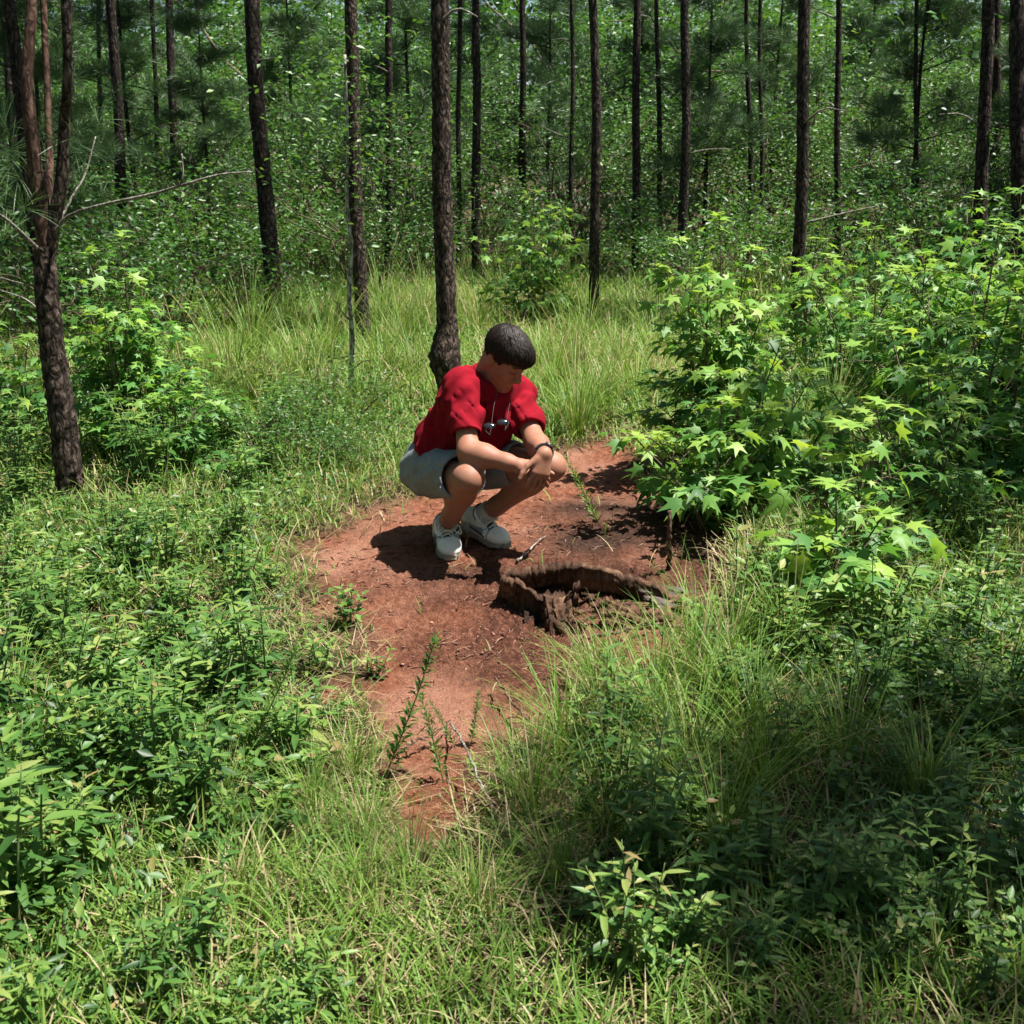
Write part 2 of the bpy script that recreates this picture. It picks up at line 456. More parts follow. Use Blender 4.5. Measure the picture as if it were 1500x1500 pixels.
def sweetgum(seed, h, spread, stems, leaf=.115, per=10, droop=.35):
    """multi-stemmed sweetgum sapling: woody stems, leafy side shoots; returns (wood, leaves) batches"""
    r = np.random.default_rng(seed); Wd = Batch(); Lf = Batch()
    for s in range(stems):
        az = r.uniform(0, 6.28) if stems > 1 else 0; rad = spread * (.25 + .75 * r.uniform()) if s else spread * .1
        hh = h * (1 if s == 0 else r.uniform(.55, .95))
        top = np.array([math.cos(az) * rad, math.sin(az) * rad, hh])
        mid = top * np.array([.45, .45, .5]) + np.append(r.normal(0, .03, 2), 0)
        path = curve_pts([[math.cos(az) * .03 * s, math.sin(az) * .03 * s, -.03], mid, top], 12)
        add_tube(Wd, path, np.linspace(.009 * (.6 + .4 * hh), .002, 12), 6, .5)
        nb = max(5, int(hh * 13))
        for k in range(nb):
            t = .16 + .84 * (k + r.uniform(0, .6)) / nb; t = min(t, 1)
            p = path[min(11, int(t * 11))]
            ba = k * 2.4 + r.normal(0, .4); bl = (.10 + .30 * (1 - t)) * spread / .35 * r.uniform(.6, 1.2)
            d = np.array([math.cos(ba), math.sin(ba), .55 - .5 * (1 - t) + r.normal(0, .15)])
            q = p + unit(d) * bl; q[2] = max(q[2], .04)
            m2 = (p + q) / 2 + np.array([0, 0, .03])
            bp = curve_pts([p, m2, q], 6)
            add_tube(Wd, bp, np.linspace(.0032, .0012, 6), 4, .6)
            n = max(3, int(per * bl / .3))
            P, D, N, S, T = [], [], [], [], []
            for j in range(n):
                u = (j + 1) / n; b = bp[min(5, int(u * 5.01))] + r.normal(0, .012, 3)
                la = ba + (1 if j % 2 else -1) * r.uniform(.3, 1.4)
                dd = np.array([math.cos(la), math.sin(la), -droop + r.normal(0, .3)])
                st = b + unit(dd + [0, 0, .5]) * .05
                P.append(st); D.append(dd); N.append([r.normal(0, .6), r.normal(0, .6), 1.0 + .2 * r.normal()])
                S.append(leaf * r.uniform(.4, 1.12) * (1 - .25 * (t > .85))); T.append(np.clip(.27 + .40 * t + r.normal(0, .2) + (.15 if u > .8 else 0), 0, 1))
                add_tube(Lf, [b, st], .0013, 3, .6)
            sel = r.uniform(size=len(P)) < .5; P, D, N, S, T = [np.array(q) for q in (P, D, N, S, T)]
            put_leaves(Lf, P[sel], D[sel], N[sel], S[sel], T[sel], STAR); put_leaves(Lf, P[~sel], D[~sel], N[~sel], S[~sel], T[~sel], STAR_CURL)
        # bright new leaves at the tip
        n = 6; a = np.arange(n) * 1.05
        put_leaves(Lf, np.tile(path[-1], (n, 1)) + r.normal(0, .012, (n, 3)), np.stack([np.cos(a), np.sin(a), np.full(n, .1)], 1), r.normal(0, .3, (n, 3)) + [0, 0, 1], leaf * r.uniform(.5, .9, n), r.uniform(.75, 1, n), STAR)
    return Wd, Lf

def woody_shrub(seed, h, rad, n_leaf, leaf, tmpl, trunk=.02, low=.15, stems=4, clump=.12):
    """understorey shrub or small tree: forking stems, leaves in uneven clumps"""
    r = np.random.default_rng(seed); Wd = Batch(); tips = []
    def grow(p, d, l, rr, depth):
        q = p + d * l
        m = (p + q) / 2 + r.normal(0, .05 * l, 3)
        add_tube(Wd, curve_pts([p, m, q], 5), np.linspace(rr, rr * .6, 5), 6 if depth < 2 else 4, .5)
        tips.append((m, depth)); tips.append((q, depth))
        if depth >= 3 or l < .12: return
        for _ in range(r.integers(2, 4)):
            nd = unit(d + r.normal(0, .55, 3) + [0, 0, .12]); grow(q, nd, l * r.uniform(.55, .8), rr * .58, depth + 1)
    for s in range(stems):
        a = 6.28 * s / stems + r.normal(0, .4)
        d = unit([math.cos(a) * rad / h * 1.3, math.sin(a) * rad / h * 1.3, 1])
        grow(np.array([math.cos(a) * .02 * stems, math.sin(a) * .02 * stems, -.05]), d, h * .42 * r.uniform(.8, 1.1), trunk, 0)
    T = np.array([t for t, dp in tips if t[2] > low * h and dp >= 1])
    Lf = Batch()
    c = T[r.integers(0, len(T), n_leaf)]
    P = c + r.normal(0, clump, (n_leaf, 3)) * np.array([1, 1, .7])
    P[:, 2] = np.maximum(P[:, 2], .03)
    D, N = rand_dirs(r, n_leaf, .8, 1.2)
    cl = np.sin(P[:, 0] * 3.1 + seed) * np.sin(P[:, 1] * 2.7 + 1) * np.sin(P[:, 2] * 3.7)
    put_leaves(Lf, P, D, N, leaf * r.uniform(.6, 1.2, n_leaf), np.clip(.45 + .2 * cl + r.normal(0, .17, n_leaf), 0, 1), tmpl)
    return Wd, Lf

def weed(seed, kind, h):
    """small herb: upright stems with leaves; kinds: oval, lance, fine (spiky stalk), rosette"""
    r = np.random.default_rng(seed); St = Batch(); Lf = Batch()
    ns = {'oval': 5, 'lance': 5, 'fine': 1, 'rosette': 1, 'vine': 7}[kind]
    for s in range(ns):
        a = r.uniform(0, 6.28); ln = r.uniform(.1, .5) if ns > 1 else .12
        if kind == 'vine': ln = r.uniform(.9, 1.5)
        hh = h * (r.uniform(.6, 1.0) if s else 1)
        tip = np.array([math.cos(a) * hh * ln, math.sin(a) * hh * ln, hh * (1 if kind != 'vine' else r.uniform(.3, .8))])
        base = np.array([math.cos(a), math.sin(a), 0]) * .02 * (ns > 1); base[2] = -.02
        path = curve_pts([base, (base + tip) / 2 + [0, 0, .12 * hh], tip], 10)
        if kind != 'rosette': add_tube(St, path, np.linspace(.0032 if kind != 'fine' else .0028, .0012, 10), 5, .5)
        if kind == 'fine':
            n = int(hh * 190); t = np.sort(r.uniform(.08, 1, n)); P = path[(t * 9).astype(int)] + (t * 9 % 1)[:, None] * (path[np.minimum(9, (t * 9).astype(int) + 1)] - path[(t * 9).astype(int)])
            aa = np.arange(n) * 2.4; D = np.stack([np.cos(aa), np.sin(aa), np.full(n, .9)], 1)
            put_leaves(Lf, P, D, D[:, [1, 0, 2]] * [-.6, .6, 1] + [0, 0, .4], .052 * (1.2 - .7 * t), np.clip(.52 + r.normal(0, .12, n), 0, 1), tiny_leaf(.22))
            continue
        n = {'oval': 9, 'lance': 14, 'rosette': 9, 'vine': 8}[kind]
        for j in range(n):
            t = .2 + .8 * (j + .5) / n if kind != 'rosette' else 0
            p = path[int(t * 9)] if kind != 'rosette' else np.zeros(3)
            la = j * 2.4 + a; el = .45 * t + r.normal(0, .15) if kind != 'rosette' else r.uniform(.3, 1.2)
            d = np.array([math.cos(la), math.sin(la), el])
            sz = {'oval': .062, 'lance': .085, 'rosette': .16, 'vine': .055}[kind] * r.uniform(.7, 1.2) * (1.1 - .4 * t)
            tv = np.clip(.28 + .38 * t + r.normal(0, .22), 0, .92)
            if kind == 'vine':      # three leaflets
                for da in (-1.0, 0, 1.0):
                    d3 = np.array([math.cos(la + da), math.sin(la + da), .05 + r.normal(0, .2)])
                    put_leaves(Lf, [p + [0, 0, .02]], [d3], [[r.normal(0, .4), r.normal(0, .4), 1]], sz, tv, OVAL)
            else:
                put_leaves(Lf, [p], [d], [[-math.cos(la) * el + r.normal(0, .25), -math.sin(la) * el + r.normal(0, .25), 1]], sz, tv, LANCE if kind in ('lance', 'rosette') else OVAL)
    return St, Lf

def tussock(seed, n, h, width=.008, spread=.06):
    r = np.random.default_rng(seed); B = Batch()
    a = r.uniform(0, 6.28, n); rr = np.abs(r.normal(0, spread, n))
    P = np.stack([np.cos(a) * rr, np.sin(a) * rr, np.full(n, -.01)], 1)
    put_blades(B, P, a + r.normal(0, .5, n), h * r.uniform(.45, 1.1, n), width * r.uniform(.5, 1.1, n), np.abs(r.normal(.1, .18, n)), r.uniform(.3, 1.9, n), 5, np.clip(r.normal(.48, .16, n) + (r.uniform(size=n) < .08) * .35, 0, 1))
    return B

def needle_tufts(B, r, C, A, n=46, L=.17, w=.0035, spread=.9, tint=.5):
    """pine needles bursting from shoot ends C along axes A"""
    C = np.asarray(C, float); m = len(C)
    P = np.repeat(C, n, 0) - np.repeat(unit(A), n, 0) * r.uniform(0, .10, (m * n, 1))
    D = unit(np.repeat(unit(A), n, 0) + r.normal(0, spread * .6, (m * n, 3)))
    S = unit(np.cross(D, r.normal(0, 1, (m * n, 3))))
    ln = L * r.uniform(.7, 1.1, (m * n, 1))
    mid = P + D * ln * .55; tip = P + D * ln + np.array([0, 0, -.012])
    V = np.stack([P, mid + S * w * .5, tip, mid - S * w * .5], 1).reshape(-1, 3)
    o = np.arange(m * n) * 4
    B.add(V, None, np.stack([o, o + 1, o + 2, o + 3], 1), np.repeat(np.clip(tint + r.normal(0, .15, m * n), 0, 1), 4))

def pine_crown(seed, z0, z1, reach, whorls, tufts=6, n=40, L=.19, w=.004, jit=.1, thin=1.0):
    """returns limb paths and needle batch"""
    r = np.random.default_rng(seed); limbs = []; B = Batch()
    for k in range(whorls):
        t = k / max(1, whorls - 1); zc = z0 + (z1 - z0) * t
        R = reach * (1 - .72 * t) * r.uniform(.8, 1.1)
        nb = r.integers(4, 6)
        for b in range(nb):
            a = 6.28 * b / nb + k * 1.1 + r.normal(0, .25)
            d = np.array([math.cos(a), math.sin(a), 0]); l = R * r.uniform(.5, 1.15); z = zc + r.normal(0, jit); up = r.normal(.2, jit)
            path = curve_pts([[0, 0, z], d * l * .5 + [0, 0, z + (.08 + .4 * up) * l] + np.append(r.normal(0, .4 * jit * l, 2), 0), d * l + [0, 0, z + up * l]], 7)
            limbs.append((path, (.012 + .014 * l / reach) * thin))
            C, A = [], []
            for j in range(tufts):
                u = .35 + .65 * (j + 1) / tufts; p = path[int(u * 6)]
                sd = np.array([-d[1], d[0], 0]) * r.normal(0, .5) + d * .6 + [0, 0, .35]
                C.append(p + sd * r.uniform(.05, .3)); A.append(sd)
                C.append(p + sd * [-.6, -.6, 1] * r.uniform(.05, .25)); A.append(sd * [-.4, -.4, 1.2])
            needle_tufts(B, r, C, A, n, L, w)
    needle_tufts(B, r, [[0, 0, z1 + .2]], [[0, 0, 1]], n * 2, L, w)
    return limbs, B
# ---------------------------------------------------------------- pines
CROWNS = [pine_crown(101 + i, 5.6 + .5 * i, 9.5 + .6 * i, 1.7, 8, 6, 34, .22, .007) for i in range(3)]
CROWN_ME = [c[1].mesh('pine_crown', M['needle']) for c in CROWNS]
ALL_PINES = []

def trunk_batch(r0, h, lean=(0, 0), bend=0.0, seed=0, sides=14, rings=70, bulge=None, rough=.05, limbs=()):
    r = np.random.default_rng(seed)
    # finer rings in the first 3.5 m
    zs = np.concatenate([np.linspace(-.15, 3.5, int(rings * .75)), np.linspace(3.6, h, rings - int(rings * .75))])
    B = Batch(); ang = np.linspace(0, 6.2832, sides, endpoint=False); V = []
    ph = r.uniform(0, 6.28, 4)
    for z in zs:
        t = max(z, 0) / h
        rad = r0 * (1 - .78 * t) * (1 + .35 * math.exp(-max(z, 0) / .12))
        cx = lean[0] * z + bend * math.sin(z * .9 + ph[0]) + .012 * math.sin(z * 2.3 + ph[1]); cy = lean[1] * z + bend * math.sin(z * .8 + ph[2]) + .012 * math.sin(z * 1.9 + ph[3])
        rr = rad * (1 + rough * r.normal(0, 1, sides))
        if bulge:
            zb, hb, amp, dirb = bulge
            g = math.exp(-((z - zb) / hb) ** 2)
            rr = rr * (1 + amp * g * (1 + .6 * np.cos(ang - dirb)) + .06 * g * r.normal(0, 1, sides))
        V.append(np.stack([cx + rr * np.cos(ang), cy + rr * np.sin(ang), np.full(sides, z)], 1))
    n = len(zs); a = np.arange(sides); b = (a + 1) % sides
    Q = np.concatenate([np.stack([a + i * sides, b + i * sides, b + (i + 1) * sides, a + (i + 1) * sides], 1) for i in range(n - 1)])
    B.add(np.concatenate(V), None, Q)
    for path, rad in limbs:
        off = np.array([lean[0] * path[0][2], lean[1] * path[0][2], 0])
        add_tube(B, path + off, np.linspace(rad, rad * .3, len(path)), 5)
    return B

def pine(px, py, wpx, label, group=None, top=(None, None), h=None, seed=0, mat='bark_far', bulge=None, dist=None, crown=True, stubs=1, sides=12, rings=56, cscale=1.0, cdz=0.0):
    """px,py: where the trunk meets the ground; wpx: its width in the photo; top: a second point of the trunk higher up"""
    p = on_ground(px, py) if dist is None else at_y(px, 750, dist)
    p[2] = 0
    r = np.random.default_rng(seed + 500)
    dep = np.linalg.norm([p[0], p[1] * math.cos(PITCH) + CAM_H * math.sin(PITCH)]) if False else p[1] * math.cos(PITCH) + CAM_H * math.sin(PITCH)
    rad = wpx / FPX * dep * .5
    h = h or r.uniform(11, 13.5)
    lean = (0, 0)
    if top[0] is not None:
        q = at_y(top[0], top[1], p[1]); z = max(q[2], .3); lean = ((q[0] - p[0]) / z, r.normal(0, .01))
    t = thing('pine_tree', label, 'tree', (p[0], p[1], float(ground_z(p[0], p[1]))), 0, group)
    k = seed % 3
    B = trunk_batch(rad, h, lean, .015, seed, sides, rings, bulge, .05, CROWNS[k][0][::2] if crown else ())
    link('trunk', B.mesh('pine_trunk', M[mat], True), t)
    if crown:
        c = link('crown', CROWN_ME[k], t); zc = 7.5
        c.location = (lean[0] * zc, lean[1] * zc, (1 - cscale) * zc + cdz); c.rotation_euler = (0, 0, r.uniform(0, 6.28)); c.scale = (cscale, cscale, cscale)
    for s in range(stubs):
        z = r.uniform(1.0, 3.6); a = r.uniform(0, 6.28); l = r.uniform(.2, .8)
        d = np.array([math.cos(a), math.sin(a), r.uniform(-.1, .4)]); o = np.array([lean[0] * z, lean[1] * z, z])
        Bb = Batch(); add_tube(Bb, curve_pts([o, o + d * l * .5 + [0, 0, .03], o + d * l + [0, 0, r.normal(0, .08)]], 6), np.linspace(.012, .004, 6), 5)
        link('dead_branch', Bb.mesh('dead_branch', M['twig'], True), t)
    ALL_PINES.append(t)
    return t

def build_pines():
    # the big trunk behind the man, with its swollen gall
    pine(655, 606, 29, 'pine with a swollen round gall low on its trunk, standing behind the squatting man', None, (648, 300), seed=3, mat='bark', bulge=(.40, .13, .6, 3.6), sides=22, rings=150, cscale=.6)
    pine(402, 478, 25, 'straight dark pine trunk rising from the tall grass behind the leafy left saplings', None, (387, 255), seed=1, stubs=2)
    pine(529, 512, 21, 'rough grey-barked pine directly behind the thin dead sapling', None, (521, 255), seed=2, mat='bark', stubs=0)
    pine(873, 492, 15, 'slim dark pine right of the man\'s head, beside the bright shrub', None, (870, 255), seed=4, cscale=.7)
    pine(1167, 505, 19, 'dark pine trunk rising behind the tall sweetgum bush', None, (1173, 255), seed=5, stubs=2, cscale=.45, cdz=3.6, h=14.5)
    pine(1434, 485, 20, 'dark pine with a gentle S-bend above the right-hand saplings', None, (1440, 260), seed=6, cscale=.55, cdz=-1.2)
    pine(1493, 500, 24, 'thick dark pine at the outer end of the right-hand saplings', None, (1494, 260), seed=7, cscale=.55, cdz=-1.2)
    F_ = 'slender pine trunk in the shaded woods behind the clearing'; G_ = 'background pine trunks'
    far = [(183, 425, 17, 176), (262, 410, 14, 256), (238, 405, 8, 233), (572, 432, 12, 571), (697, 420, 14, 698), (669, 408, 8, 671), (768, 395, 11, 767), (839, 400, 7, 838),
           (931, 415, 13, 931), (998, 428, 15, 1001), (967, 405, 8, 966), (1225, 440, 10, 1226), (1099, 405, 8, 1098), (1118, 398, 7, 1117), (1342, 420, 7, 1341), (1455, 420, 16, 1457),
           (70, 500, 21, 42), (28, 430, 15, 18), (108, 445, 13, 104), (152, 400, 7, 150),
           (1590, 480, 18, 1600), (1680, 430, 15, 1690), (-90, 470, 18, -110), (-190, 430, 15, -205)]
    for i, (px, py, w, tx) in enumerate(far):
        pine(px, py, w, F_, G_, (tx, 255), seed=20 + i, stubs=(0, 1, 1, 2)[i % 4], sides=9, rings=36, crown=i % 5 not in (0, 2), cscale=.8)
    # forked pine on the left, near
    b = on_ground(100, 735); dep = b[1]
    t = thing('pine_tree', 'leaning forked pine with dead grey branches, near the left-hand weeds', 'tree', (b[0], b[1], 0))
    def L(px, py, dy=0): return at_y(px, py, dep + dy) - b
    path = curve_pts([[.02, 0, -.1], L(101, 690), L(90, 600), L(78, 520), L(70, 440), L(64, 360)], 70)
    rad = np.interp(np.linspace(0, 1, 70), [0, .1, .5, 1], [.078, .066, .058, .047])
    B = Batch(); add_tube(B, path, rad, 20, .5, .06)
    link('trunk', B.mesh('forked_trunk', M['bark'], True), t)
    fk = path[-9]
    lf = curve_pts([fk, L(62, 310), L(52, 250), L(40, 120), L(28, -120, .1), fk + [-.5, .5, 3.2], fk + [-.7, .9, 7.5]], 44)
    rt = curve_pts([fk, L(80, 320), L(90, 265), L(94, 180), L(96, 0, -.1), fk + [.35, -.1, 3.4], fk + [.6, -.2, 7.0]], 44)
    mid = curve_pts([fk, L(70, 330, .05), L(72, 270, .1), L(70, 150, .2), fk + [.05, .4, 2.4]], 26)
    for nm, pth, r0, mt in (('fork_stem', lf, .040, 'bark_red'), ('fork_stem', rt, .034, 'bark'), ('fork_stem', mid, .024, 'bark_red')):
        B = Batch(); add_tube(B, pth, np.linspace(r0, .012, len(pth)), 12, .5, .05)
        link(nm, B.mesh('fork_stem', M[mt], True), t)
    def dead(pts, r0):
        B = Batch(); add_tube(B, curve_pts(pts, 18), np.linspace(r0, .003, 18), 6, .5, .08)
        link('dead_branch', B.mesh('dead_branch', M['twig'], True), t)
    dead([L(80, 345), L(98, 318, -.1), L(150, 300, -.2), L(220, 285, -.25), L(270, 270, -.3), L(325, 255, -.3), L(370, 252, -.3)], .009)
    dead([L(262, 272, -.3), L(268, 255, -.3), L(266, 225, -.3)], .004)
    dead([L(66, 375), L(35, 345, -.1), L(5, 318, -.2), L(-40, 290, -.3)], .012)
    dead([L(66, 420), L(30, 415, .1), L(-20, 400, .2)], .006)
    dead([L(72, 470), L(40, 440, .2), L(0, 425, .3)], .007)
    dead([L(70, 360), L(105, 290, .2), L(125, 255, .3), L(140, 200, .35)], .007)
    r = np.random.default_rng(9); B = Batch()
    C, A = [], []
    for pth in (lf[-14:], rt[-14:]):
        for p in pth[::2]:
            for _ in range(9):
                d = r.normal(0, 1, 3); d[2] = abs(d[2]) * .5; C.append(p + unit(d) * r.uniform(.2, 1.0)); A.append(d)
    for px, py in ((20, 270), (5, 250), (120, 262), (45, 300), (10, 335), (-20, 300), (30, 225), (110, 200), (140, 170), (0, 180), (60, 190)):
        C.append(L(px, py, r.normal(0, .2))); A.append(r.normal(0, 1, 3) + [0, 0, .2])
    needle_tufts(B, r, C, A, 40, .2, .003, 1.0)
    link('crown', B.mesh('forked_crown', M['needle']), t)
    # pines standing outside the frame, whose crowns shade the right foreground
    S_ = 'pine standing beside the clearing, its crown shading the right-hand undergrowth'
    for i, (x, y, sc) in enumerate(SHADE_PINES):
        t = thing('pine_tree', S_, 'tree', (x, y, 0), 0, 'pines shading the clearing')
        B = trunk_batch(.09, 12, (0, 0), .02, 70 + i, 10, 40, None, .05, CROWNS[i % 3][0][::2]); link('trunk', B.mesh('pine_trunk', M['bark'], True), t)
        c = link('crown', CROWN_ME[i % 3], t); c.scale = (sc, sc, 1); c.rotation_euler = (0, 0, i * 1.7)
SHADE_PINES = [(3.95, 1.8, .68), (4.8, 2.1, .72), (4.4, .7, .8), (5.5, .9, .8), (5.0, 4.7, .55)]
build_pines()

# ---------------------------------------------------------------- understorey behind the clearing
def build_woods():
    V = []
    for i in range(4):
        V.append(woody_shrub(200 + i, 3.4, 1.3, 3400, .085, TINY if i % 2 else tiny_leaf(.62), .03, .04, 5, .22))
    for i in range(2):
        V.append(woody_shrub(220 + i, 6.5, 1.8, 4200, .12, tiny_leaf(.6), .06, .12, 2, .38))
    me = [(a.mesh('shrub_wood', M['woody_stem'], True), b.mesh('shrub_foliage', M['shrub_leaf'])) for a, b in V]
    proto = []
    def make(i, loc, rz, sc, label, group, cat, name):
        t = thing(name, label, cat, loc, rz, group, sc)
        link('stem', me[i][0], t); link('foliage', me[i][1], t)
        return t
    r = np.random.default_rng(31)
    n = 0
    for y, cnt, i0, i1, s0, s1 in ((15.5, 9, 0, 4, .5, .8), (18.5, 12, 0, 4, .65, 1.0), (22, 14, 0, 4, .8, 1.2), (26, 14, 0, 6, .8, 1.2), (31, 16, 0, 6, .9, 1.3), (37, 16, 4, 6, .9, 1.3), (43, 16, 4, 6, 1.1, 1.6)):
        half = y * .56
        for k in range(cnt):
            x = -half + 2 * half * (k + .5) / cnt + r.normal(0, half / cnt * .6); yy = y + r.normal(0, 1.1)
            i = int(r.integers(i0, i1)); sc = r.uniform(s0, s1)
            if y < 17 and -1.5 < x < 3.2: continue
            if i < 4: make(i, (x, yy, 0), r.uniform(0, 6.28), sc, 'dense leafy shrub in the shaded understorey among the pine trunks', 'understorey shrubs', 'shrub', 'understorey_shrub')
            else: make(i, (x, yy, 0), r.uniform(0, 6.28), sc, 'small broadleaf tree among the pines deep in the woods', 'understorey trees', 'tree', 'broadleaf_tree')
    # young pines with drooping needle boughs
    yp = []
    for i in range(2):
        limbs, nb = pine_crown(300 + i, .9, 4.2, 1.25, 9, 6, 44, .24, .006, .35, .45)
        B = trunk_batch(.04, 4.3, (0, 0), .02, 300 + i, 8, 40, None, .04, limbs)
        yp.append((B.mesh('young_pine_trunk', M['bark_far'], True), nb.mesh('young_pine_needles', M['needle'])))
    for k, (px, d, sc) in enumerate([(340, 14.5, .75), (120, 12.5, .9), (1010, 17, 1.0), (1290, 15.5, 1.0), (1100, 20, 1.1), (800, 21, 1.1), (610, 17.5, 1.1), (30, 15, 1.1), (240, 17, 1.1), (460, 20, 1.1), (1420, 18, 1.1), (1500, 13, .9), (920, 24, 1.2), (700, 26, 1.3), (1220, 25, 1.3), (-60, 10, .8), (1600, 15, 1.0)]):
        p = at_y(px, 750, d)
        t = thing('young_pine', 'young pine with long drooping needles in front of the darker woods', 'tree', (p[0], d, 0), k * 1.3, 'young pines', sc)
        link('trunk', yp[k % 2][0], t); link('crown', yp[k % 2][1], t)
    # the wood goes on beside and behind the camera and closes the clearing
    ring = [(-7.5, 3.0), (-8.5, 6.5), (-9.5, 9.5), (-7.0, -0.5), (-5.5, -3.5), (-2.8, -5.0), (0.4, -5.6), (3.4, -5.2), (6.0, -4.0), (8.2, -1.5), (9.0, 2.0), (9.3, 5.0), (9.8, 8.5), (-11, 1.0), (-10, 5), (-8.5, -5), (-4.5, -8), (0, -9), (4.5, -8.5), (8.5, -6.5), (11.5, 0), (12, 4), (12, 7.5), (-12, 8), (-12.5, 12), (12.5, 11)]
    for x, y in ring:
        make(4 + int(r.integers(0, 2)), (x + r.normal(0, .3), y + r.normal(0, .3), 0), r.uniform(0, 6.28), r.uniform(1.2, 1.5), 'broadleaf tree closing the clearing beside and behind the open grass', 'trees round the clearing', 'tree', 'broadleaf_tree')
    for x, y in ((-6.6, 1.5), (-7.2, 4.8), (-6, -2), (-1.2, -4.4), (2, -4.6), (5, -3.4), (7.4, .3), (8.2, 3.4), (8.8, 6.6), (-8.6, 8)):
        make(int(r.integers(0, 4)), (x, y, 0), r.uniform(0, 6.28), r.uniform(.9, 1.2), 'dense shrub under the trees that close the clearing', 'shrubs round the clearing', 'shrub', 'understorey_shrub')
    # far wall of woodland that reads as one mass
    B = Batch(); n = 80000
    P = np.stack([r.uniform(-52, 52, n), 50 + 16 * r.uniform(0, 1, n), np.abs(r.uniform(0, 1, n)) ** .9 * 15], 1)
    P[:, 1] += 3 * np.sin(P[:, 0] * .4)
    D, N = rand_dirs(r, n, .5, 1.6)
    put_leaves(B, P, D, N, r.uniform(.28, .55, n), np.clip(.4 + .2 * np.sin(P[:, 0] * .7) * np.sin(P[:, 2] * .8) + r.normal(0, .15, n), 0, 1), tiny_leaf(.62))
    o = link('far_woods', B.mesh('far_woods', M['shrub_leaf']))
    tag(o, 'distant mass of broadleaf woodland closing the view', 'woods', None, 'stuff')
build_woods()
# ---------------------------------------------------------------- hollow stump and fallen sticks
def wood_mat(name, c0, c1, c2, sc=(1, 1, .12)):
    m, nt, p, out = new_mat(name)
    v = coords(nt, sc); n = noise(nt, 45, 6, .7, v); n2 = noise(nt, 6, 3, .6, coords(nt))
    a = nt.nodes.new('ShaderNodeMath'); a.operation = 'MULTIPLY_ADD'; a.inputs[1].default_value = .7
    nt.links.new(n2.outputs[0], a.inputs[0])
    b = nt.nodes.new('ShaderNodeMath'); b.operation = 'MULTIPLY_ADD'; b.inputs[1].default_value = .8; b.inputs[2].default_value = -.25
    nt.links.new(n.outputs[0], b.inputs[0]); nt.links.new(b.outputs[0], a.inputs[2])
    r = ramp(nt, [(.28, c0), (.5, c1), (.75, c2)]); nt.links.new(a.outputs[0], r.inputs[0])
    nt.links.new(r.outputs[0], p.inputs['Base Color']); p.inputs['Roughness'].default_value = .92; p.inputs['Specular IOR Level'].default_value = .15
    bump(nt, n.outputs[0], .9, .02, p)
    return m
M['rot'] = wood_mat('rotten_brown_wood', (.018, .011, .008), (.085, .046, .029), (.25, .145, .088))
M['rot_grey'] = wood_mat('weathered_grey_wood', (.02, .016, .014), (.075, .06, .052), (.19, .16, .14), (.12, 1, 1))

def slab(bottom, top, th, seed, mat, name, parent, origin, nu=64, nv=16, hole=None, rough=.006, rag=.012, belly=0.0):
    """thick ragged sheet of wood between two polylines"""
    q = np.random.default_rng(seed)
    bt = curve_pts(bottom, nu); tp = curve_pts(top, nu)
    tp[:, 2] += rag * (1.5 * np.abs((np.arange(nu) * .11 + .7 * np.sin(np.arange(nu) * .31 + seed)) % 1 - .5) * 2 - .6 + .9 * np.repeat(q.normal(0, 1, nu // 3 + 1), 3)[:nu] + .35 * q.normal(0, 1, nu))
    v = np.linspace(0, 1, nv)[None, :, None]
    S = bt[:, None] * (1 - v) + tp[:, None] * v
    du = np.gradient(S, axis=0); dv = np.gradient(S, axis=1); N = unit(np.cross(du, dv))
    uu = np.linspace(0, 1, nu)[:, None]; vv = np.linspace(0, 1, nv)[None]
    fib = np.sin(vv * 26 + 2.2 * np.sin(uu * 5 + seed) + seed) + .7 * np.sin(vv * 51 + 3 * np.sin(uu * 8 + 2 * seed)) + .5 * np.sin(uu * 23 + vv * 6)
    disp = rough * fib + .22 * rough * q.normal(0, 1, (nu, nv)) + belly * np.sin(np.pi * v[..., 0])
    thick = th * (1.0 - .55 * v[..., 0]) * (1 + .12 * q.normal(0, 1, (nu, 1)))
    A = S + N * (disp + thick / 2)[..., None]; Bk = S + N * (.6 * disp - thick / 2 + .15 * rough * q.normal(0, 1, (nu, nv)))[..., None]
    V = np.concatenate([A.reshape(-1, 3), Bk.reshape(-1, 3)]) - origin; M0 = nu * nv
    i, j = np.meshgrid(np.arange(nu - 1), np.arange(nv - 1), indexing='ij'); keep = np.ones(i.shape, bool)
    if hole is not None:
        cu, cv, ru, rv = hole
        keep = np.hypot(((i + .5) / nu - cu) / ru, ((j + .5) / nv - cv) / rv) + .12 * q.normal(0, 1, i.shape) > 1
    K = lambda a, b: a * nv + b
    quad = lambda I, J: np.stack([K(I, J), K(I + 1, J), K(I + 1, J + 1), K(I, J + 1)], 1)
    Q = [quad(i[keep], j[keep]), (quad(i[keep], j[keep]) + M0)[:, ::-1]]
    for di, dj, c0, c1 in ((-1, 0, (0, 0), (0, 1)), (1, 0, (1, 1), (1, 0)), (0, -1, (1, 0), (0, 0)), (0, 1, (0, 1), (1, 1))):
        kp = np.pad(keep, 1); nb = kp[1 + di:1 + di + keep.shape[0], 1 + dj:1 + dj + keep.shape[1]]
        e = keep & ~nb; I, J = i[e], j[e]
        a0 = K(I + c0[0], J + c0[1]); a1 = K(I + c1[0], J + c1[1])
        Q.append(np.stack([a0, a1, a1 + M0, a0 + M0], 1))
    Bt = Batch(); Bt.add(V, None, np.concatenate(Q))
    return link(name, Bt.mesh(name, M[mat], True), parent)

